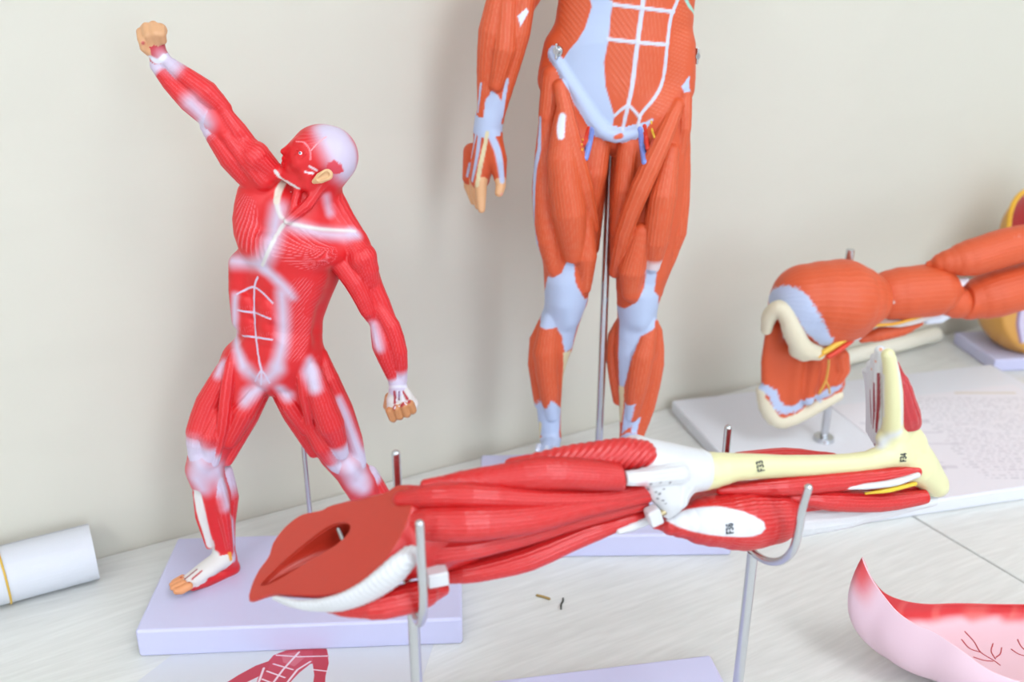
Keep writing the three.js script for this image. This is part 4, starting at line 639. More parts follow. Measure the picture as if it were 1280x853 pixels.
// ---------------------------------------------------------------- the tall standing muscle figure
{
  const ORANGE = '#d2562c', BLUE = '#b4c4e2', CREAM = '#ddd3ab';
  const matte = new THREE.MeshPhysicalMaterial({ vertexColors: true, roughness: 0.5, clearcoat: 0.08, clearcoatRoughness: 0.5 });
  const fig = thing('standing_muscle_figure', 'tall orange brown muscle figure with pale blue tendons, held up by a rod', 'anatomy model', [0.106, TABLE_Y, -1.013]);
  basePlate(fig, 0.29, 0.03, 0.19, 0.02);
  const M = { n: 30, amp: 0.00028, k: 0.0018 }, FR = [0.12, 0, 0.993];
  const prims = [
    // trunk, upper body above the picture
    chain([[.0121,.6452,-.027,.0712], [.0124,.5996,-.025,.0707], [.009,.5604,-.023,.0733], [.0064,.524,-.023,.076]], { fl: [...FR, 0.58], k: 0.015, curve: 2 }),
    chain([[.0055,.5202,-.021,.0743], [.0023,.4965,-.013,.0524], [.0024,.4744,-.005,.0237]], { fl: [...FR, 0.58], k: 0.012 }),
    chain([[.0124,.711,-.029,.0553], [.0121,.6452,-.027,.068]], { fl: [...FR, 0.6], k: 0.02 }),
    chain([[-.0586,.711,-.029,.0284], [.0119,.7216,-.029,.0362], [.0834,.711,-.029,.0284]], { k: 0.02 }),
    chain([[.0123,.746,-.029,.0249], [.0102,.7796,-.025,.026]], { k: 0.012 }), chain([[.0086,.8022,-.021,.0362], [.0084,.8194,-.027,.0392]], { k: 0.012 }),
    chain([[-.0561,.553,-.017,.0166], [-.0607,.5209,-.015,.0185]], { k: 0.012 }), chain([[.0685,.553,-.017,.015], [.0675,.5127,-.015,.0185]], { k: 0.012 }),
    // lifted edge of the belly plate
    chain([[-.0651,.55,.002,.0041], [-.0521,.5304,.01,.0053], [-.032,.5008,.016,.0066], [-.0131,.4749,.017,.0075], [.0021,.4683,.017,.0075], [.0203,.4716,.017,.005], [.0426,.488,.017,.0021]], { k: 0.004, curve: 2, c: BLUE }),
    // arm
    chain([[-.0665,.7037,-.027,.0284], [-.0834,.6452,-.023,.0258], [-.0963,.6114,-.017,.0227]], { k: 0.008 }),
    chain([[-.0995,.6152,-.017,.0195], [-.1109,.5691,-.013,.023], [-.1194,.5293,-.013,.0184], [-.129,.4815,-.013,.0136]], { k: 0.006 }),
    chain([[-.1156,.6157,-.003,.0112], [-.1255,.5702,.001,.0146], [-.1308,.5305,-.003,.0116], [-.1347,.4891,-.007,.0076]], { ...M, n: 22, curve: 2 }),
    chain([[-.094,.6082,-.003,.012], [-.0995,.5701,-.001,.0122], [-.1093,.5302,-.005,.0099], [-.1195,.4888,-.009,.0068]], { ...M, n: 20, curve: 2 }),
    chain([[-.1108,.6009,.003,.0104], [-.1141,.5554,.009,.0121], [-.1225,.5192,.003,.0083]], { ...M, n: 16 }),
    chain([[-.1307,.4798,-.013,.0145], [-.1316,.4697,-.013,.0145]], { k: 0.006, c: BLUE }),
    chain([[-.1334,.4668,-.015,.0146], [-.1373,.4363,-.017,.0156], [-.1411,.4165,-.019,.0131]], { k: 0.006, fl: [1, 0, 0.2, 0.85] }),
    chain([[-.1265,.4619,-.009,.0102], [-.1215,.4383,-.007,.0103], [-.119,.4192,-.007,.0069]], { k: 0.006 }),
    chain([[-.1501,.441,-.037,.0097], [-.1524,.4124,-.037,.0089]], { k: 0.006 }),
    ...[[[-.119,.4212,-.006,.0061], [-.1181,.4111,-.004,.0057], [-.1199,.4039,-.001,.0047]], [[-.1399,.4166,-.011,.007], [-.1401,.3984,-.009,.0061], [-.1393,.3843,-.005,.004]], [[-.1466,.4116,-.025,.0066], [-.1459,.3959,-.023,.0058], [-.1432,.3842,-.019,.0039]], [[-.1515,.4106,-.037,.0062], [-.1517,.3966,-.035,.0054], [-.149,.3866,-.031,.0039]], [[-.1556,.4115,-.049,.0054], [-.1557,.4001,-.047,.0047], [-.1529,.3919,-.043,.0036]]].map((p) => chain(p, { k: 0.0015, c: '#dfae80' })),
    // image left leg
    chain([[-.0376,.4869,-.021,.0393], [-.0411,.4371,-.013,.0363], [-.0461,.376,-.009,.0335], [-.0432,.3213,-.007,.0278], [-.0441,.2812,-.007,.0246]], { k: 0.008, curve: 2 }),
    chain([[-.0517,.4932,.019,.0099], [-.0536,.4454,.027,.0166], [-.0457,.39,.027,.0187], [-.0398,.3406,.019,.0122]], { ...M, curve: 2 }),
    chain([[-.0675,.4824,.003,.0101], [-.0709,.4116,.009,.0137], [-.0659,.3551,.013,.0139], [-.0601,.3222,.013,.0079]], { ...M, curve: 2 }),
    chain([[-.0302,.3863,.013,.0112], [-.0255,.3375,.015,.0123], [-.0248,.2984,.009,.0071]], { ...M }),
    chain([[-.0569,.5181,.013,.0074], [-.0451,.4702,.027,.0091], [-.0292,.4149,.023,.0093], [-.0177,.3663,.005,.007]], { ...M, n: 12, curve: 2 }),
    chain([[-.0149,.4641,.003,.0135], [-.0191,.4284,.007,.0145], [-.021,.3926,.003,.0095]], { ...M, n: 22 }),
    chain([[-.0093,.4518,-.017,.0086], [-.012,.4014,-.015,.0088], [-.0161,.3375,-.015,.0081]], { ...M, n: 14 }),
    chain([[-.063,.5267,-.001,.0124], [-.0675,.4866,.003,.0109]], { ...M, n: 18 }),
    chain([[-.047,.3045,.005,.0179], [-.0466,.2836,.005,.0171], [-.0442,.2617,.003,.0136]], { k: 0.008 }),
    chain([[-.048,.2602,-.011,.0221], [-.0593,.2215,-.013,.0243], [-.0634,.1856,-.013,.0189], [-.0619,.1391,-.011,.0144], [-.0595,.1023,-.009,.0126]], { k: 0.008, curve: 2 }),
    chain([[-.0622,.257,.001,.01], [-.0673,.219,.005,.0147], [-.0628,.1671,.003,.0113], [-.0584,.1345,.001,.0076]], { ...M, n: 20, curve: 2 }),
    chain([[-.0728,.2503,-.011,.0028], [-.0771,.2274,-.011,.0084], [-.0788,.1977,-.009,.0085], [-.0726,.1455,-.009,.0067]], { ...M, n: 12 }),
    chain([[-.0595,.1001,-.007,.0116], [-.0598,.0968,.003,.0115], [-.0644,.1002,.023,.0095]], { k: 0.005, c: BLUE }),
    ...[-12, -7, -2, 3, 8].map((o, i) => chain([[-.0628,.1057,.029,.0034], [-.0643,.1082,.043,.003]].map((p) => [p[0] + o * 0.001, p[1], p[2] - (i === 0 ? 0.006 : 0), p[3]]), { k: 0.001, c: i % 2 ? BLUE : '#d6dff0' })),
    // image right leg
    chain([[.0411,.4869,-.021,.0411], [.0451,.4363,-.017,.0399], [.0456,.3744,-.015,.0381], [.0414,.3146,-.013,.0308], [.0378,.2739,-.011,.0238]], { k: 0.008, curve: 2 }),
    chain([[.0646,.4982,.009,.0075], [.0473,.4623,.029,.0099], [.0283,.4178,.035,.0108], [.0143,.3669,.023,.0095], [.009,.3151,.003,.0071]], { ...M, n: 12, curve: 2 }),
    chain([[.0597,.4517,.017,.0092], [.0526,.4073,.027,.0152], [.0492,.358,.023,.0138], [.0484,.3262,.017,.0079]], { ...M, n: 22, curve: 2, w1: 0.1 }),
    chain([[.0731,.4811,-.005,.0084], [.0763,.4214,-.005,.0104], [.0752,.3589,-.005,.0115], [.0639,.2973,-.005,.0027]], { ...M, n: 20, curve: 2 }),
    chain([[.0335,.3664,.021,.0103], [.0258,.3216,.017,.0149], [.0256,.2948,.015,.0098]], { ...M, n: 24 }),
    chain([[.0735,.5084,.001,.0075], [.074,.4748,.007,.0075], [.0727,.4374,.005,.0034]], { ...M, n: 12, curve: 2 }),
    chain([[.0169,.4569,.009,.0118], [.0142,.4125,.013,.0119], [.0098,.3612,.003,.0079]], { ...M, n: 22 }),
    chain([[.0091,.4513,-.011,.0077], [.0086,.4024,-.011,.0079], [.0101,.3287,-.013,.0063]], { ...M, n: 14 }),
    chain([[.0381,.2887,.003,.0162], [.0379,.2609,.001,.0155]], { k: 0.008 }),
    chain([[.0382,.2535,-.013,.0222], [.0403,.2156,-.015,.0272], [.0418,.1847,-.015,.0246], [.0398,.1435,-.013,.0173], [.0375,.1023,-.009,.0126]], { k: 0.008, curve: 2 }),
    chain([[.0526,.2538,.003,.0073], [.0438,.2157,.009,.0138], [.0397,.1742,.007,.0121], [.0364,.1355,.003,.0076]], { ...M, n: 20, curve: 2 }),
    chain([[.0556,.2578,-.007,.0028], [.061,.2374,-.011,.0074], [.063,.1977,-.009,.0094], [.0568,.1401,-.009,.0077], [.0491,.1023,-.009,.0048]], { ...M, n: 14, curve: 2 }),
    chain([[.0208,.2517,-.023,.0028], [.0155,.2267,-.025,.0085], [.0149,.1958,-.025,.0086], [.0224,.1449,-.021,.0068]], { ...M, n: 12, curve: 2 }),
    chain([[.0374,.1001,-.007,.0116], [.0357,.1035,.023,.0094]], { k: 0.005, c: BLUE }),
  ];
  const F = field('B', prims);
  const A = (pts, c, o = {}) => area(pts, c, 0.0007, { depth: 0.02, mute: 1, jag: 0.0012, jf: 500, ...o });
  const ml = (pts, c, o = {}) => line(pts, c, 0.3, { mute: 1, ...o });
  const layers = [
    A([[-.0253,.6007,.0141], [-.0066,.6009,.0175], [-.0084,.5852,.0179], [-.0095,.5657,.0207], [-.0135,.5426,.021], [-.0111,.5192,.0219], [-.0046,.5001,.0217], [-.0007,.4885,.0202], [-.0037,.4758,.0221], [-.0207,.4929,.0218], [-.0376,.5142,.0197], [-.0556,.5422,.01], [-.0478,.5541,.0115], [-.0409,.562,.0136], [-.0332,.5743,.0144]], BLUE, { jag: 0 }),
    ml([[-.0252,.597,.0143,.0024],[-.0253,.6024,.0141,.0036],[-.0256,.6104,.0143,.0047],[-.0259,.6183,.0148,.0059],[-.0261,.6237,.0151,.007]], BLUE), ml([[-.0159,.5986,.0163,.0071],[-.0161,.6037,.0163,.0075],[-.0164,.6112,.0165,.0079],[-.0167,.6187,.017,.0082],[-.0169,.6237,.0173,.0086]], BLUE),
    ml([[-.0677,.5504,.0051,.0033],[-.0653,.5471,.0072,.0035],[-.0618,.5423,.0097,.0038],[-.058,.537,.0123,.0041],[-.0553,.533,.0141,.0042],[-.0525,.5288,.0156,.0043],[-.0494,.5241,.017,.0044],[-.0457,.5188,.0185,.0045],[-.0423,.5138,.0198,.0046],[-.0384,.5081,.0209,.0046],[-.0343,.5021,.0222,.0047],[-.0302,.4964,.023,.0048],[-.0265,.4915,.0234,.0049],[-.0214,.4849,.024,.0052],[-.0168,.4797,.0242,.0055],[-.0121,.4754,.0244,.0058],[-.0071,.4719,.0245,.0056],[-.002,.4694,.0245,.0055],[.003,.4681,.0244,.0054],[.0103,.4681,.0234,.0043],[.018,.471,.0223,.0033],[.0231,.4741,.0219,.0028],[.0289,.4784,.0218,.0023],[.0342,.4827,.0219,.0018],[.0379,.4856,.0218,.0013]], BLUE), ml([[.0014,.4681,.0245,.0025],[.0063,.4696,.0238,.0029]], ORANGE),
    ml([[.0237,.6237,.0175,.0023],[.0238,.6201,.0172,.0024],[.0238,.615,.0169,.0024],[.0238,.6088,.0165,.0024],[.0235,.6016,.0162,.0024],[.0232,.5969,.0161,.0024],[.0227,.5918,.0163,.0024],[.0221,.5862,.0165,.0024],[.0215,.5804,.0169,.0024],[.0208,.5744,.0176,.0024],[.0201,.5684,.0185,.0024],[.0195,.5625,.0193,.0024],[.019,.5564,.0199,.0024],[.0184,.5498,.02,.0024],[.0179,.543,.0201,.0023],[.0175,.5363,.0198,.0023],[.017,.5299,.0199,.0023],[.0164,.5241,.0203,.0023],[.0159,.5191,.0206,.0023],[.0149,.5111,.0207,.0022],[.0138,.5058,.0207,.0022],[.0127,.4999,.0204,.0021],[.0116,.4934,.0198,.002],[.0104,.4859,.0187,.0019],[.0094,.4788,.0169,.0018],[.0082,.4746,.0199,.0016]], '#cdd0de', { rise: 0.0006 }),
    ml([[.062,.6233,.0034,.002],[.0617,.6192,.0032,.002],[.0612,.6131,.003,.002],[.0605,.6066,.0028,.002],[.0596,.6009,.0029,.002],[.0577,.5958,.0038,.002],[.0556,.5916,.0049,.002],[.0536,.586,.0064,.002],[.0529,.5814,.0069,.002],[.0523,.5761,.0074,.002],[.0519,.5705,.008,.002],[.0514,.5645,.0089,.002],[.0508,.5586,.0098,.002],[.0503,.5522,.0107,.002],[.05,.5453,.0112,.002],[.0498,.5381,.0105,.0019],[.0494,.5315,.0104,.0019],[.0486,.5257,.0105,.0019],[.0468,.5187,.0117,.0019],[.0442,.5134,.0137,.0018],[.0407,.5081,.0159,.0018],[.0371,.5034,.0177,.0018],[.0327,.4985,.0187,.0017],[.0286,.4936,.019,.0017],[.0258,.4891,.0188,.0016],[.0243,.4814,.019,.0016],[.0244,.4765,.0215,.0015]], '#cdd0de', { rise: 0.0006 }),
    ml([[-.0057,.5972,.0176,.0018],[-.001,.5967,.0178,.0018],[.0057,.5959,.0178,.0018],[.0135,.5951,.0174,.0018],[.0215,.5941,.0164,.0018],[.0283,.5933,.0151,.0018],[.0362,.5923,.0129,.0018],[.0441,.5913,.0103,.0018],[.051,.5904,.0074,.0018],[.0561,.5897,.0047,.0019]], '#cdd0de', { rise: 0.0006 }), ml([[-.0103,.5649,.0207,.0018],[-.0064,.5645,.021,.0018],[-.0009,.5639,.0212,.0018],[.0055,.5632,.0211,.0018],[.0123,.5625,.0203,.0018],[.0187,.5618,.0195,.0018],[.0254,.5611,.0184,.0018],[.0327,.5604,.0166,.0018],[.0399,.5597,.0142,.0018],[.0463,.5591,.0118,.0018],[.0508,.5586,.0098,.0018]], '#cdd0de', { rise: 0.0006 }),
    ml([[-.0007,.4894,.0203,.0015],[.0024,.4924,.0206,.0016],[.0063,.4959,.0208,.0016],[.0127,.4999,.0204,.0016],[.0198,.494,.019,.0016],[.026,.4866,.0185,.0015]], '#cdd0de', { rise: 0.0006 }),
    line([[.0675,.6037,-.0027,.002],[.0704,.5995,-.0054,.002],[.0743,.5942,-.0099,.002],[.0825,.5855,-.0252,.0016]], '#9ad6c6', 0.4),
    A([[.0775,.5268,-.0003], [.0691,.5169,.0041], [.0714,.5109,.0077], [.0783,.5122,.0054]], BLUE), ml([[-.0547,.4902,.0302,.0037],[-.0555,.4862,.0312,.0041],[-.0563,.481,.0328,.0045],[-.0563,.4758,.0347,.0041],[-.0563,.4719,.0364,.0037]], '#dde3f2', { jag: 0.001, jf: 700 }),
    ml([[-.0769,.485,.0087,.0021],[-.0769,.4799,.0079,.0022],[-.0772,.4727,.0096,.0024],[-.0775,.4647,.0112,.0026],[-.0778,.457,.013,.0028],[-.0783,.451,.0136,.0029],[-.0799,.4443,.0134,.0036],[-.0815,.438,.0119,.0042],[-.082,.4321,.0124,.0039],[-.0825,.425,.0135,.0036],[-.0829,.4172,.0146,.0033],[-.083,.4088,.0156,.003],[-.083,.4027,.0152,.0029],[-.083,.3962,.0152,.0029],[-.0829,.3893,.0148,.0028],[-.0827,.3822,.0142,.0027],[-.0823,.375,.0129,.0027],[-.0817,.3683,.0122,.0026],[-.0806,.361,.0146,.0026],[-.079,.3535,.0177,.0026],[-.0772,.3444,.0141,.0026],[-.0755,.3377,.0143,.0026],[-.0744,.3328,.0146,.0026]], BLUE),
    A([[-.0462,.3341,.0273], [-.0393,.3326,.0283], [-.0365,.31,.0211], [-.0255,.2868,.011], [-.0201,.2828,.0001], [-.0259,.2627,.0007], [-.032,.2487,.0024], [-.0365,.2204,-.0036], [-.0453,.2187,.0066], [-.0496,.2413,.0108], [-.0553,.2514,.0116], [-.0738,.253,-.0067], [-.0705,.2818,-.008], [-.0661,.3127,.0097], [-.0602,.3135,.0175], [-.0516,.3199,.0201]], BLUE),
    A([[-.0472,.2193,.008], [-.0374,.219,-.0021], [-.0406,.1712,-.0104], [-.0456,.1395,-.0103], [-.0461,.1904,-.0025]], CREAM), A([[-.0647,.15,.0107], [-.0602,.1606,.0132], [-.0534,.153,.0083], [-.0477,.1406,-.008], [-.0483,.1014,.0015], [-.0671,.1082,.014]], BLUE, { jag: 0.002, jf: 900 }),
    ml([[-.0725,.1219,-.0027,.0029],[-.0726,.1148,-.0042,.0029],[-.0728,.1047,-.0065,.0029],[-.0731,.0983,-.0063,.0029]], CREAM),
    A([[.0399,.3235,.0226], [.051,.324,.0242], [.0523,.2963,.0138], [.058,.2888,.0086], [.0615,.2542,-.0088], [.0404,.2413,.0109], [.0312,.2171,.0145], [.0255,.1724,.0011], [.0207,.1709,-.0065], [.0169,.2538,-.0046], [.0134,.2713,-.0129], [.0218,.2738,.0095], [.0334,.2862,.0199], [.0401,.3013,.0173]], BLUE),
    A([[.02,.1698,-.0089], [.0255,.1724,.0011], [.0254,.1223,-.0041], [.0225,.1221,-.0127]], CREAM), A([[.0275,.151,.0001], [.0377,.1566,.0157], [.037,.1231,.0037], [.0259,.1088,-.0029]], BLUE, { jag: 0.002, jf: 900 }), A([[.0416,.1329,.0081], [.0472,.1328,.0019], [.0432,.1123,.0035], [.0372,.1133,.0054]], BLUE, { jag: 0.002, jf: 900 }),
    A([[-.1004,.5862,.0101], [-.0916,.5937,.0094], [-.0892,.5899,.008], [-.098,.5756,.011]], '#d9e0f0'),
    A([[-.1362,.4838,.0011], [-.1334,.5031,.0036], [-.1267,.5122,.0054], [-.1201,.5079,.0031], [-.1168,.501,.0009], [-.1161,.4881,-.0027], [-.117,.4788,-.0042], [-.1179,.4647,-.003], [-.1433,.4682,-.0024], [-.145,.4798,-.0077]], BLUE), ml([[-.1109,.5233,.004,.0016],[-.1119,.5187,.0032,.0019],[-.1131,.512,.0022,.0021],[-.1143,.5051,.0011,.0023],[-.1154,.4978,-.0003,.0024],[-.1163,.4902,-.0018,.0025],[-.1169,.4848,-.0027,.0025]], BLUE), ml([[-.1382,.5194,.0046,.0013],[-.139,.5134,.0029,.0014],[-.1401,.5047,.0008,.0014],[-.1414,.4957,-.0023,.0015],[-.1421,.4897,-.0036,.0015]], BLUE),
    ml([[-.1288,.4674,.0024,.0038],[-.1267,.463,.0023,.0038],[-.1238,.4566,.0018,.0038],[-.1213,.4504,.002,.0038],[-.1198,.4448,.0025,.0037],[-.1188,.4391,.003,.0036],[-.118,.4333,.0019,.0034],[-.117,.4242,.0003,.0032],[-.1163,.4174,.0003,.003]], BLUE), ml([[-.1321,.469,.0023,.0019],[-.1331,.4638,.0022,.002],[-.1349,.4551,.0001,.0022],[-.1361,.4496,-.0007,.0023],[-.1375,.4433,-.0013,.0023],[-.1391,.4368,-.0016,.0024],[-.1404,.4306,-.0026,.0024],[-.1419,.4228,-.0044,.0024],[-.1432,.4158,-.0047,.0023],[-.1442,.4109,-.0049,.0022]], CREAM), ml([[-.1398,.4686,.0002,.0025],[-.1405,.4641,-.0005,.0024],[-.1414,.4576,-.0024,.0023],[-.1425,.4504,-.0027,.0022],[-.1436,.4434,-.0031,.0021],[-.145,.4362,-.0036,.002],[-.1467,.4279,-.0059,.0019],[-.1484,.4203,-.0083,.0018],[-.1495,.4151,-.0095,.0017]], BLUE), ml([[-.1442,.468,-.0035,.0017],[-.1452,.4629,-.0057,.0017],[-.1468,.4556,-.0088,.0016],[-.1485,.4478,-.0103,.0016],[-.15,.4407,-.0125,.0015],[-.1525,.4294,-.0273,.0015],[-.1542,.4216,-.028,.0015],[-.1555,.4161,-.0285,.0014]], BLUE),
    line([[-.1172,.4031,.0029,.0014]], '#e59a94', 0.8),
  ];
  const fans = [
    { kind: 'line', P: chain([[-.046,.5972,.0044,.0192], [-.048,.5708,.0079,.0129]]), at: [0, 0, 0], dir: [0.75, 0.66, 0], period: 0.0042, amp: 0.0003 },
    { kind: 'line', P: chain([[.067,.6082,-.0017,.0112], [.0665,.5625,.001,.0122], [.0601,.5235,.006,.0123], [.0434,.4973,.0189,.0098]]), at: [0, 0, 0], dir: [0.35, 0.93, 0], period: 0.0036, amp: 0.00028 },
    { kind: 'line', P: chain([[.0028,.6016,.0179,.0142], [.0028,.5566,.0213,.0144], [.0061,.5176,.0218,.0114]]), at: [0, 0, 0], dir: [0.8, 0.6, 0], period: 0.0045, amp: 0.0003 },
    { kind: 'line', P: chain([[.0349,.6014,.0137,.0127], [.0347,.5561,.0165,.0129], [.0294,.5171,.0177,.0114]]), at: [0, 0, 0], dir: [1, 0.15, 0], period: 0.004, amp: 0.0002 },
  ];
  part('body', solid(F, 0.0014, { base: ORANGE, fibre: '#dc9070', white: '#e2d4d8', layers, fans, amp: 0.0003, streak: 0.28 }), matte, fig);
  const tubePart = (name, pts, r, c) => part(name, tube(pts.map((p) => [p[0], p[1], p[2] - r * 0.55]), r, 20, 10), mat(c, 0.45), fig);
  tubePart('artery', [[-.0258,.4771,.0201], [-.0288,.4687,.0192], [-.032,.4599,.0206]], 0.0026, '#d63b26'); tubePart('vein', [[-.0234,.4764,.0209], [-.0252,.462,.0184], [-.0299,.4479,.0311]], 0.0034, '#7d93dc');
  tubePart('artery', [[.0308,.4791,.022], [.0333,.4673,.0204], [.034,.4579,.0314]], 0.0026, '#d63b26'); tubePart('vein', [[.0261,.4758,.0219], [.0298,.4588,.0193], [.0303,.4456,.0398]], 0.0034, '#7d93dc');
  tubePart('nerve', [[.0372,.484,.022], [.0386,.4757,.0211], [.0401,.4693,.0309]], 0.0013, '#e0b93e');
  for (const p of [[-.033,.4648,.0204], [-.0345,.4621,.0318], [-.0336,.4573,.0326]]) { const g = new THREE.SphereGeometry(0.0016, 10, 8); g.translate(...p); part('vessel_stub', g, mat('#e39a3c', 0.45), fig); }
  for (const [p, s] of [[[-.0588,.552,.0058], -1], [[.084,.545,-.017], 1]]) {
    const g = mergeGeometries([new THREE.CylinderGeometry(0.0055, 0.0055, 0.004, 18).rotateX(Math.PI / 2), new THREE.CylinderGeometry(0.003, 0.003, 0.012, 12).rotateX(Math.PI / 2), boxAt(-0.0012, 0.0012, -0.008, 0.008, 0.001, 0.006, 0.0008)].map((q) => q.index ? q.toNonIndexed() : q));
    g.rotateY(0.5 * s); g.translate(...p); part('wing_screw', g, chrome, fig);
  }
  const top = [.0004,.4563,-.021]; const rod = new THREE.CylinderGeometry(0.0046, 0.0046, top[1] - 0.028, 20); rod.translate(0.001, (top[1] + 0.028) / 2, top[2]);
  const rd = part('support_rod', rod, chrome, fig, 'polished steel rod between the legs'); const cp = new THREE.CylinderGeometry(0.0058, 0.0058, 0.008, 18); cp.translate(0.001, [-.0006,.4143,-.021][1], top[2]); part('rod_collar', cp, chrome, rd);
}

// ---------------------------------------------------------------- shoulder and arm model on the white slab
{
  const ORANGE = '#d2562c', BLUE = '#b8c6e2', CREAM = '#dcd4ba';
  const arm = thing('arm_model', 'orange brown shoulder and arm muscle model on a rod, cream shoulder blade at its end', 'anatomy model', [0.5525, TABLE_Y, -1.191]);
  basePlate(arm, 0.56, 0.02, 0.34, 14 * Math.PI / 180, 0, 0, mat('#e0e3ea', 0.4));
  const M = { n: 34, amp: 0.00022, k: 0.002, curve: 3 };
  const matte = new THREE.MeshPhysicalMaterial({ vertexColors: true, roughness: 0.5 });
  const piece = (name, prims, look = {}, label) => { const f = field('C', prims); const m = part(name, solid(f, 0.0016, { base: ORANGE, fibre: '#dd8f70', amp: 0.0003, streak: 0.15, ...look }), matte, arm, label); return m; };
  const fDel = [chain([[-.201,.2298,.0527,.0245], [-.1802,.2384,.0585,.0445], [-.136,.2366,.0537,.0508], [-.1034,.2328,.0432,.0369], [-.0826,.2269,.033,.0248]], { n: 40, amp: 0.0002, k: 0.004, curve: 2 }), chain([[-.1895,.2202,.0704,.0202], [-.1563,.2029,.0678,.0244], [-.1182,.2049,.0561,.0225]], { k: 0.012 })];
  field('C', fDel);
  piece('deltoid', fDel, { layers: [line([[-.2254,.2398,.0566,.0101],[-.2222,.2476,.0707,.011],[-.2161,.2529,.0809,.0119],[-.2103,.2528,.0882,.0128],[-.2045,.2493,.0942,.0137],[-.2005,.2451,.0975,.0137],[-.1963,.2394,.1,.0137],[-.1918,.2331,.1013,.0137],[-.1869,.2259,.1009,.0134],[-.1813,.2175,.0984,.0132],[-.1755,.2097,.0955,.0129],[-.1661,.1995,.0922,.011],[-.1587,.1923,.09,.009]], BLUE, 0.15, { jag: 0.006, jf: 420 })] }, 'broad orange shoulder muscle with a pale blue fringe');
  // blade of the scapula
  const blade = [
    chain([[-.2136,.1933,.0492,.0134], [-.2132,.1504,.0491,.0157], [-.2058,.1033,.0477,.0181], [-.1915,.0758,.0448,.0161]], { k: 0.012, fl: [0.5, 0, 0.86, 0.6] }),
    chain([[-.1887,.1488,.0402,.0274], [-.1763,.1104,.0378,.0321], [-.178,.0818,.0401,.0215]], { k: 0.012, fl: [0.2, 0, 1, 0.5] }),
    chain([[-.1502,.1449,.0365,.0275], [-.139,.1112,.0343,.0257], [-.1232,.1083,.0331,.0172]], { k: 0.012, fl: [0, 0, 1, 0.55] }),
    chain([[-.1197,.1503,.0384,.0116], [-.1156,.1323,.0396,.0106], [-.1222,.1143,.0409,.0085]], { k: 0.004, n: 10, amp: 0.0003 }),
    chain([[-.1795,.1501,.0484,.0105], [-.1792,.0918,.0483,.0075]], { k: 0.006 }), chain([[-.1566,.1484,.0498,.0094], [-.1577,.0917,.048,.0075]], { k: 0.006 }),
    chain([[-.2207,.1071,.0506,.0085], [-.2129,.0832,.0501,.0107], [-.1995,.0639,.0474,.0108], [-.1852,.0588,.0445,.0108], [-.1526,.0705,.039,.0097], [-.1147,.0918,.0334,.0086]], { k: 0.003, c: CREAM, curve: 2 }),
  ];
  field('C', blade);
  piece('shoulder_blade', blade, { layers: [line([[-.2231,.1148,.0571,.0053],[-.2173,.1129,.0604,.0053],[-.2094,.1071,.0604,.0053],[-.205,.0971,.0595,.0058],[-.2004,.0871,.0579,.0064],[-.1939,.0826,.0571,.0064],[-.185,.0808,.0549,.0064],[-.1769,.0813,.0524,.0064],[-.1673,.0821,.0479,.0064],[-.1612,.0887,.054,.0064],[-.154,.0931,.0549,.0064],[-.1429,.0925,.0442,.0064],[-.1367,.098,.0464,.0064],[-.1293,.1026,.0467,.0064],[-.1219,.1067,.0464,.0064],[-.1164,.1092,.0451,.0064]], BLUE, 0.15, { jag: 0.006, jf: 420 })] }, 'orange shoulder blade with a cream bony rim');
  piece('scapular_spine', [chain([[-.23,.2018,.0705,.0071], [-.2287,.2235,.0762,.01], [-.2204,.2345,.0826,.0109], [-.2108,.2275,.0867,.0119], [-.2009,.2048,.0887,.013], [-.1853,.1817,.0856,.0131], [-.1643,.1736,.0794,.0102]], { k: 0.004, curve: 3 }), chain([[-.1923,.1784,.083,.0101], [-.1828,.171,.0811,.0081]], { k: 0.005 })], { base: CREAM }, 'curved cream bone');
  piece('upper_arm_muscle', [chain([[-.086,.2301,.0297,.027], [-.0467,.235,.0278,.0342], [-.0072,.2362,.0219,.0333], [.0167,.2349,.0152,.0199]], M), chain([[-.019,.2476,.0103,.0167], [.0043,.257,.0056,.0126]], { k: 0.01 })], { layers: [line([[-.0983,.2455,.0868,.002],[-.0872,.2419,.0787,.0019],[-.0669,.2329,.0553,.0018],[-.0548,.2294,.0442,.0018],[-.0488,.2316,.0475,.0017],[-.0423,.2313,.0449,.0016]], '#e6dcdc', 0.5, { jag: 0.002, jf: 700 }), line([[-.1008,.2287,.0897,.003],[-.0984,.2365,.0881,.004],[-.0954,.2429,.0853,.0025]], '#e0e0ea', 0.3, { jag: 0.003, jf: 700 }), line([[-.0925,.2681,.0613,.0025]], '#dfe3ee', 0.4)] });
  piece('elbow_muscle', [chain([[.0128,.2244,.0139,.021], [.0317,.2171,.0122,.0211], [.045,.2131,.0075,.0191]], M)]);
  piece('tendon_patch', [chain([[.0193,.2496,.0226,.0052], [.0289,.2467,.0207,.0062], [.0384,.2498,.0168,.0031]], { k: 0.003 })], { base: '#e3e2ea' });
  piece('forearm_muscle', [chain([[-.0131,.2706,.0171,.0052], [.0072,.2751,.0211,.0154], [.0391,.2808,.0187,.0237], [.0824,.291,.01,.0248], [.1336,.2981,-.0022,.0229], [.1946,.2977,-.0184,.0179], [.2589,.2906,-.0353,.0096]], M)], { layers: [line([[.0737,.3166,.0323,.004],[.0818,.3161,.0304,.0045],[.09,.3155,.0284,.005]], '#e4e6ee', 0.3, { jag: 0.004, jf: 500 })] });
  piece('forearm_muscle', [chain([[.0535,.217,.0058,.0254], [.088,.2261,.0029,.0318], [.1385,.2371,-.0072,.0308], [.2064,.2566,-.0228,.0235], [.2633,.2747,-.0362,.014], [.2869,.2778,-.0409,.0108]], M), { plane: [...[.0447,.2176,.0136], -0.98, 0.1, 0.15], k: 0.002 }]);
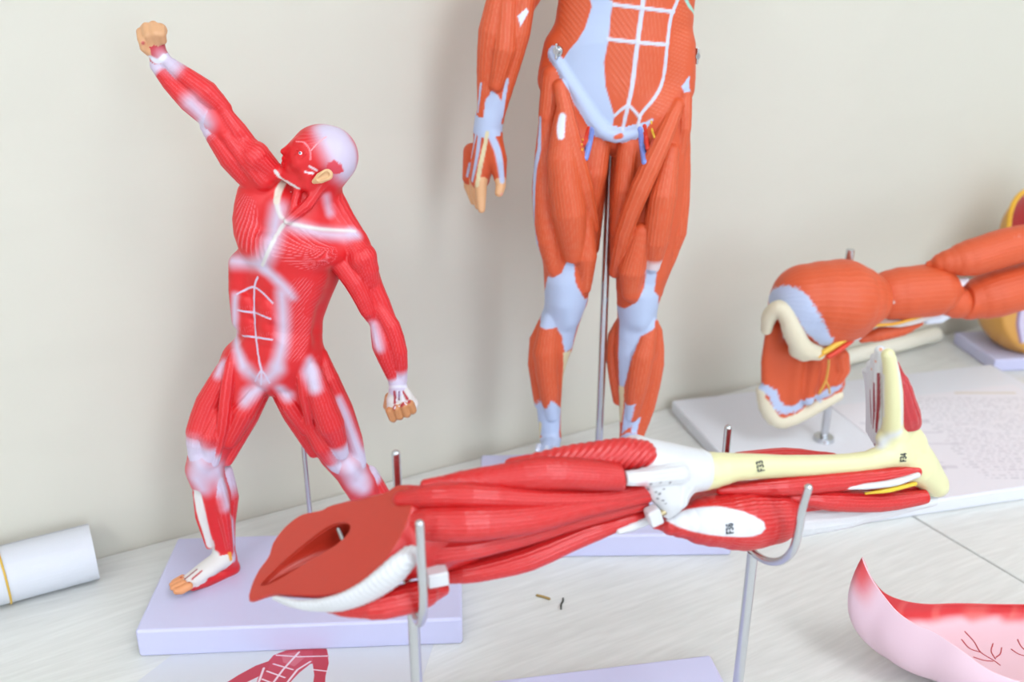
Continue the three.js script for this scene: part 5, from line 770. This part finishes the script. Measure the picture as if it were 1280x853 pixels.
  piece('hand', [chain([[.2645,.2801,-.0404,.014], [.3012,.2802,-.0477,.0162], [.3289,.2785,-.0533,.0185]], { k: 0.006, c: BLUE }), ...[-14, -5, 4, 12].map((o) => chain([[.3327,.2783,-.054,.0065], [.3652,.2741,-.0605,.006], [.3863,.2695,-.0608,.0049]].map((p) => [p[0], p[1] + o * 0.001, p[2] + o * 0.0006, p[3]]), { k: 0.002 })), chain([[.2945,.2781,-.0324,.0075], [.3122,.2718,-.0239,.0064], [.3283,.2654,-.0232,.0048]], { k: 0.003 })], { base: '#dfae80' });
  piece('rear_muscle', [chain([[-.0923,.174,.035,.0053], [-.0691,.1797,.0323,.0095], [-.038,.184,.0261,.0084], [-.0141,.1912,.0213,.0042]], M)]);
  piece('fascia', [chain([[-.0801,.1987,.0405,.0042], [-.0478,.1978,.0381,.0057], [-.0202,.2012,.0325,.0052], [-.0018,.2046,.0269,.0031]], { k: 0.003, curve: 2 })], { base: '#ddd6d2' });
  piece('bone_end', [chain([[-.0033,.1949,.0192,.0063], [.0113,.1979,.0182,.0079], [.0222,.2016,.0161,.0063]], { k: 0.003 })], { base: '#dbe2ee' });
  const strand = (name, pts, r, c) => part(name, tube(pts, r, 40, 10), mat(c, 0.45), arm);
  strand('nerve', [[-.1652,.1725,.0895], [-.1452,.1839,.0855], [-.1221,.1929,.0729], [-.093,.2024,.0611], [-.0604,.2016,.0506], [-.0259,.2089,.0437], [.004,.2176,.0377], [.0174,.2236,.033]], 0.0021, '#e3aa3a');
  strand('nerve', [[-.1595,.1786,.0884], [-.1416,.1891,.0848], [-.1211,.1958,.0747]], 0.0036, '#e8bb45');
  strand('artery', [[-.1521,.1713,.0869], [-.1382,.18,.0841], [-.1213,.1874,.0728]], 0.0036, '#d8402a');
  strand('nerve', [[-.1487,.1653,.0782], [-.1437,.1448,.0672], [-.1433,.1269,.0632], [-.1491,.108,.0623]], 0.0017, '#dba348'); strand('nerve', [[-.1433,.1269,.0632], [-.1367,.1161,.0598], [-.1335,.1055,.0572]], 0.0014, '#dba348');
  { const g = new RoundedBoxGeometry(0.01, 0.009, 0.004, 2, 0.001); g.rotateZ(0.4); g.translate(...[-.1153,.1932,.0736]); part('white_tag', g, mat('#dadadf', 0.5), arm); }
  const rb = [-.1217,.0692,.0268], rt = [-.1532,.2938,.0331], rod = new THREE.CylinderGeometry(0.0052, 0.0052, rt[1] - 0.02, 20); rod.translate(rb[0], (rt[1] + 0.02) / 2, rb[2]);
  const rp = part('support_rod', rod, chrome, arm); const fl = new THREE.CylinderGeometry(0.013, 0.0145, 0.006, 28); fl.translate(rb[0], 0.0228, rb[2]); part('rod_flange', fl, chrome, rp);
}

// ---------------------------------------------------------------- organ model at the right edge
{
  const o = thing('organ_model', 'ochre organ model with red cut face and yellow rim behind the arm model', 'anatomy model', [0.9, TABLE_Y, -1.51]);
  basePlate(o, 0.25, 0.022, 0.125, 6 * Math.PI / 180, 0.012, 0);
  const f = field('F', [chain([[-.0252,.0991,.01,.0886], [.0172,.1077,.01,.083]], { k: 0.02 }), chain([[-.0105,.2157,.01,.0861], [.0013,.2211,.01,.086]], { k: 0.02 }), { plane: [...[-.0375,.2311,.045], 0, 0.1, 0.99], k: 0.004 }]);
  part('organ_body', solid(f, 0.002, { base: '#d79c46', layers: [area([[-.0953,.2223,.0235], [-.0898,.2489,.0038], [-.0724,.266,-.023], [-.0604,.2809,-.0164], [-.0462,.294,.0161], [-.0078,.2943,.0387], [.0265,.2566,.0426], [.0309,.2183,.0463], [-.0304,.2029,.048], [-.0827,.2106,.0471]], '#c0222c', 0.001, { depth: 0.03 }), line([[-.0677,.1056,.0578,.0039],[-.0674,.0868,.0597,.0059],[-.0584,.0542,.063,.0066]], '#d9d2ea', 0.4), line([[-.0733,.1082,.0575,.0026],[-.0729,.08,.0604,.0024],[-.0628,.0487,.0636,.0021]], '#7a5a86', 0.5)] }), new THREE.MeshPhysicalMaterial({ vertexColors: true, roughness: 0.4, clearcoat: 0.2 }), o);
  const rim = [[-.0938,.1934,.043], [-.1079,.2253,.043], [-.1127,.2619,.043], [-.1073,.2851,.043], [-.0926,.2991,.043], [-.0605,.3067,.043], [-.0115,.3004,.043]];
  part('yellow_rim', tube(rim, 0.004, 50, 10), mat('#eab336', 0.4), o, 'yellow rim round the red face');
}

// ---------------------------------------------------------------- half of a stomach model, open side up
{
  const st = thing('stomach_model', 'pale pink half stomach model with red inner wall, open side up', 'anatomy model', [0.4, TABLE_Y, -0.7]);
  const rim = [[-.0787,.1307,-.032], [-.072,.1162,-.024], [-.06,.1,-.016], [-.0497,.09,-.006], [-.0373,.0839,.002], [-.0205,.0806,.01], [-.0013,.0719,.024], [.0223,.0583,.034], [.0588,.0485,.04], [.1075,.0448,.03], [.1607,.0458,0], [.1922,.0451,-.04], [.1793,.0411,-.07], [.1332,.0354,-.086], [.0898,.0349,-.088], [.048,.0374,-.086], [.0167,.0411,-.08], [-.012,.0512,-.072], [-.037,.067,-.064], [-.0575,.0932,-.054], [-.0704,.1168,-.044]];
  const curve = new THREE.CatmullRomCurve3(rim.map((p) => new THREE.Vector3(...p)), true, 'centripetal'), N = 160, S = 28;
  const R0 = Array.from({ length: N }, (_, i) => curve.getPointAt(i / N)), c = new THREE.Vector3(); R0.forEach((v) => c.add(v)); c.multiplyScalar(1 / N);
  const low = new THREE.Vector3([.0417,-.0003,-.02][0], 0.004, c.z + 0.004);
  const surf = (off, lift) => { const rings = []; for (let j = 0; j <= S; j++) { const s = j / S, a = s * Math.PI / 2; rings.push(R0.map((v) => {
    const k = Math.cos(a), hgt = 1 - Math.sin(a), out = 1 + 0.16 * Math.sin(a * 2) - off * 6 * (0.3 + s);
    return new THREE.Vector3(low.x + (v.x - low.x) * Math.max(0.001, k ** 0.72) * out, low.y + lift * s + (v.y - low.y) * hgt + 0.0, low.z + (v.z - low.z) * Math.max(0.001, k ** 0.72) * out);
  })); } return rings; };
  const shade = (t, i, inner) => {
    const pink = col('#e2c3d0'), red = col('#dc3a3c'), q = new THREE.Color(); const n = noise3(i * 0.35, t * 3, inner ? 1 : 7);
    if (inner) { const w = 1 - smooth(0.3, 0.52, t + (n - 0.5) * 0.1); q.copy(col('#ecc9d3')).lerp(red, w); q.lerp(col('#ef7c74'), w * smooth(0.55, 0.8, noise3(i * 0.42, 3, 2)) * 0.5); }
    else { q.copy(pink); const tip = Math.min(i, N - i); q.lerp(red, (1 - smooth(2, 9, tip)) * (1 - smooth(0.04, 0.2, t)) * 0.95); }
    return q;
  };
  const sheet = (rings, inner) => { const p = [], cl = [], ix = []; rings.forEach((r, j) => r.forEach((v, i) => { p.push(v.x, v.y, v.z); const q = shade(j / S, i, inner); cl.push(q.r, q.g, q.b); })); for (let j = 0; j < S; j++) for (let i = 0; i < N; i++) { const a = j * N + i, b = j * N + (i + 1) % N; inner ? ix.push(a, b, a + N, b, b + N, a + N) : ix.push(a, a + N, b, b, a + N, b + N); } const g = new THREE.BufferGeometry(); g.setAttribute('position', new THREE.Float32BufferAttribute(p, 3)); g.setAttribute('color', new THREE.Float32BufferAttribute(cl, 3)); g.setIndex(ix); g.computeVertexNormals(); return g; };
  const wet = new THREE.MeshPhysicalMaterial({ vertexColors: true, roughness: 0.4, clearcoat: 0.2, clearcoatRoughness: 0.4, side: THREE.DoubleSide });
  part('outer_wall', sheet(surf(0, 0), false), wet, st, 'smooth pale pink outer wall with a red tip');
  const inn = part('inner_wall', sheet(surf(0.006, 0.006), true), wet, st, 'red and pink inner wall');
  { const A = surf(0, 0)[0], B2 = surf(0.006, 0.006)[0], p = [], cl = [], ix = []; for (let i = 0; i < N; i++) { const far = smooth(0.5, 0.58, i / N), q = col('#e6bcc6').lerp(col('#dc4a4a'), far); for (const v of [A[i], A[i].clone().lerp(B2[i], 0.5).add(new THREE.Vector3(0, 0.0009, 0)), B2[i]]) { p.push(v.x, v.y, v.z); cl.push(q.r, q.g, q.b); } } for (let i = 0; i < N; i++) { const a = i * 3, b = ((i + 1) % N) * 3; for (const k of [0, 1]) ix.push(a + k, b + k, a + k + 1, b + k, b + k + 1, a + k + 1); } const g = new THREE.BufferGeometry(); g.setAttribute('position', new THREE.Float32BufferAttribute(p, 3)); g.setAttribute('color', new THREE.Float32BufferAttribute(cl, 3)); g.setIndex(ix); g.computeVertexNormals(); part('rim', g, wet, st); }
  const vessels = [[[.0552,.0137,-.0723], [.0595,.0111,-.061], [.0601,.0099,-.0462], [.0674,.0098,-.035], [.0705,.0098,-.0283]], [[.0482,.0117,-.0628], [.0515,.0102,-.0516], [.0601,.0099,-.0462]], [[.0773,.0107,-.058], [.0708,.0099,-.0473], [.0701,.0098,-.0372]], [[.0835,.0103,-.0526], [.0779,.0099,-.0439], [.0719,.0098,-.0394]], [[.0501,.0098,-.0395], [.0581,.0098,-.035], [.0661,.0098,-.0338]], [[.1039,.0118,-.0626], [.1031,.0109,-.0542], [.1046,.0107,-.0476]], [[.0918,.0104,-.0502], [.0956,.0103,-.0435], [.1016,.0104,-.0399]]];
  for (const v of vessels) part('blood_vessel', tube(v, 0.0006, 24, 6), mat('#b8242c', 0.45), st);
}

// ---------------------------------------------------------------- rolled paper with a rubber band, cream paper roll by the wall
function rolledPaper(rIn, rOut, len, turns, m, parent) {
  const pts = [], n = 48 * turns; for (let i = 0; i <= n; i++) { const a = i / n * turns * Math.PI * 2 + 1.1, r = rIn + (rOut - rIn) * i / n; pts.push([r * Math.cos(a), r * Math.sin(a)]); }
  const th = 0.0005, sh = new THREE.Shape([...pts.map(([x, y]) => new THREE.Vector2(x, y)), ...pts.slice().reverse().map(([x, y]) => { const l = Math.hypot(x, y); return new THREE.Vector2(x * (1 - th / l), y * (1 - th / l)); })]);
  const g = new THREE.ExtrudeGeometry(sh, { depth: len, bevelEnabled: false, curveSegments: 1 }); g.rotateY(Math.PI / 2); g.translate(0, rOut + 0.0016, 0);
  return part('paper_sheet', g, m, parent);
}
{
  const r = thing('paper_roll', 'white paper roll held by a yellow rubber band, lying by the wall', 'paper roll', wallAt(-0.995, TABLE_Y, 0.037), ROOM_TURN);
  rolledPaper(0.0286, 0.031, 0.45, 3, mat('#d6dae2', 0.6, { side: THREE.DoubleSide }), r);
  const b = new THREE.TorusGeometry(0.0316, 0.0011, 8, 60); b.rotateY(Math.PI / 2 + 0.12); b.translate(0.36, 0.0328, 0); part('rubber_band', b, mat('#dcb548', 0.5), r, 'yellow rubber band');
  const q = thing('cream_paper_roll', 'thin cream paper roll lying along the wall behind the arm model', 'paper roll', wallAt(0.585, TABLE_Y, 0.016), ROOM_TURN);
  rolledPaper(0.0112, 0.0135, 0.262, 3, mat('#e9e6d6', 0.6, { side: THREE.DoubleSide }), q);
}
// ---------------------------------------------------------------- sheets on the table
function flatSheet(name, corners, label, material, th, y, parentAt) {
  const t = thing(name, label, 'paper', parentAt);
  const sh = new THREE.Shape(corners.map(([x, z]) => new THREE.Vector2(x - parentAt[0], -(z - parentAt[2])))); const g = new THREE.ExtrudeGeometry(sh, { depth: th, bevelEnabled: false }); g.rotateX(-Math.PI / 2);
  const p = g.attributes.position, uv = g.attributes.uv; let x0 = 1e9, x1 = -1e9, z0 = 1e9, z1 = -1e9; for (let i = 0; i < p.count; i++) { x0 = Math.min(x0, p.getX(i)); x1 = Math.max(x1, p.getX(i)); z0 = Math.min(z0, p.getZ(i)); z1 = Math.max(z1, p.getZ(i)); }
  for (let i = 0; i < p.count; i++) uv.setXY(i, (p.getX(i) - x0) / (x1 - x0), 1 - (p.getZ(i) - z0) / (z1 - z0));
  part('sheet', g, material, t); return t;
}
{
  // picture sheet under the posing figure: a muscle figure printed on pale grey
  const cv = document.createElement('canvas'); cv.width = 1024; cv.height = 1024; const c = cv.getContext('2d');
  c.fillStyle = '#d3d6db'; c.fillRect(0, 0, 1024, 1024);
  c.fillStyle = '#e9eaf0'; c.beginPath(); c.moveTo(0, 0); c.lineTo(352, 0); c.lineTo(0, 1024); c.closePath(); c.fill();
  c.fillStyle = '#d3d6db'; c.beginPath(); c.moveTo(392, 0); c.lineTo(1024, 0); c.lineTo(1024, 1024); c.lineTo(60, 1024); c.closePath(); c.fill();
  const X = (x) => (x + 0.465) / 0.389 * 1024, Y = (z) => (z + 0.79) / 0.26 * 1024;         // place on the table to place on the sheet
  const path = (pts) => { c.beginPath(); pts.forEach(([x, z], i) => i ? c.lineTo(X(x), Y(z)) : c.moveTo(X(x), Y(z))); };
  const blob = (pts, f) => { c.fillStyle = f; path(pts); c.closePath(); c.fill(); };
  const stroke = (pts, f, w) => { c.strokeStyle = f; c.lineWidth = w; c.lineCap = 'round'; c.lineJoin = 'round'; path(pts); c.stroke(); };
  blob([[-0.2365,-0.7531], [-0.2254,-0.7601], [-0.2042,-0.7624], [-0.1858,-0.7624], [-0.1814,-0.7508], [-0.1870,-0.7428], [-0.1976,-0.7406], [-0.2060,-0.7283], [-0.2123,-0.7143], [-0.2167,-0.6934], [-0.2406,-0.6934], [-0.2441,-0.7196], [-0.2422,-0.7372]], '#c5485a');
  blob([[-0.1990,-0.7601], [-0.1848,-0.7612], [-0.1797,-0.7417], [-0.1797,-0.7240], [-0.1756,-0.6934], [-0.1876,-0.6934], [-0.1907,-0.7251], [-0.1952,-0.7406]], '#bd3c4c');
  blob([[-0.2365,-0.7462], [-0.2378,-0.7283], [-0.2550,-0.7143], [-0.2705,-0.6985], [-0.2813,-0.7047], [-0.2640,-0.7251], [-0.2503,-0.7383]], '#c04050');
  blob([[-0.2288,-0.7543], [-0.2137,-0.7577], [-0.2054,-0.7485], [-0.2125,-0.7372], [-0.2247,-0.7428]], '#cf6a78');
  for (const l of [[[-0.2334,-0.7531], [-0.2122,-0.7508], [-0.1831,-0.7519]], [[-0.2121,-0.7577], [-0.2225,-0.7327], [-0.2304,-0.7068]], [[-0.2375,-0.7305], [-0.2185,-0.7218]], [[-0.2336,-0.7406], [-0.2131,-0.7327]], [[-0.2395,-0.7196], [-0.2222,-0.7111]], [[-0.1982,-0.7440], [-0.2085,-0.7327], [-0.2161,-0.7111]], [[-0.1937,-0.7327], [-0.1793,-0.7305]], [[-0.2417,-0.7350], [-0.2420,-0.7111]]]) stroke(l, '#e9d6de', 6);
  const tex = new THREE.CanvasTexture(cv); tex.colorSpace = THREE.SRGBColorSpace; tex.anisotropy = 8;
  flatSheet('picture_sheet', [[-0.325, -0.775], [-0.076, -0.79], [-0.115, -0.53], [-0.465, -0.53]], 'pale grey sheet printed with a red muscle figure under the lavender base', new THREE.MeshPhysicalMaterial({ map: tex, roughness: 0.45 }), 0.0006, 0, [-0.24, TABLE_Y, -0.66]);
}
{
  // printed sheet lying on the white slab: rows of small grey print too fine to read
  const cv = document.createElement('canvas'); cv.width = 1024; cv.height = 1024; const c = cv.getContext('2d'); c.fillStyle = '#e6e4ea'; c.fillRect(0, 0, 1024, 1024);
  const r = rng(21); for (let row = 0; row < 34; row++) { let x = 330 + r() * 60; const y = 150 + row * 22; while (x < 980) { const w = 6 + r() * 26; c.fillStyle = `rgba(120,118,130,${0.1 + r() * 0.22})`; c.fillRect(x, y + (r() - 0.5) * 3, w, 8); x += w + 6 + r() * 10; if (r() < 0.04) x += 60; } }
  c.fillStyle = 'rgba(190,172,120,0.35)'; c.fillRect(560, 90, 260, 16); c.fillStyle = 'rgba(160,155,170,0.25)'; for (let i = 0; i < 12; i++) c.fillRect(60 + r() * 200, 300 + r() * 500, 60 + r() * 120, 10 + r() * 24);
  const tex = new THREE.CanvasTexture(cv); tex.colorSpace = THREE.SRGBColorSpace; tex.anisotropy = 8;
  const a = 14 * Math.PI / 180, at = [0.66, TABLE_Y + 0.0202, -1.18], k = (u, v) => [at[0] + u * Math.cos(a) + v * Math.sin(a), at[2] - u * Math.sin(a) + v * Math.cos(a)];
  flatSheet('printed_sheet', [k(-0.16, -0.13), k(0.155, -0.13), k(0.155, 0.132), k(-0.16, 0.132)], 'white sheet with rows of small grey print on the slab', new THREE.MeshPhysicalMaterial({ map: tex, roughness: 0.5 }), 0.0006, 0, at);
}
// ---------------------------------------------------------------- crumbs on the table
{
  const a = thing('brown_splinter', 'tiny brown splinter on the table below the leg', 'debris', [0.0337, TABLE_Y, -0.8435]); part('splinter', tube([[-0.0065, 0.0014, -0.003], [0, 0.0018, 0], [0.0065, 0.0014, 0.003]], 0.0014, 12, 7), mat('#a98d55', 0.7), a);
  const b = thing('dark_splinter', 'thin dark sliver on the table below the leg', 'debris', [0.053, TABLE_Y, -0.8327]); part('splinter', tube([[-0.001, 0.001, 0.0085], [-0.0005, 0.0016, 0.002], [0.0016, 0.001, -0.004], [0.002, 0.001, -0.009]], 0.001, 14, 7), mat('#3f4038', 0.7), b);
}

renderer.render(scene, camera);
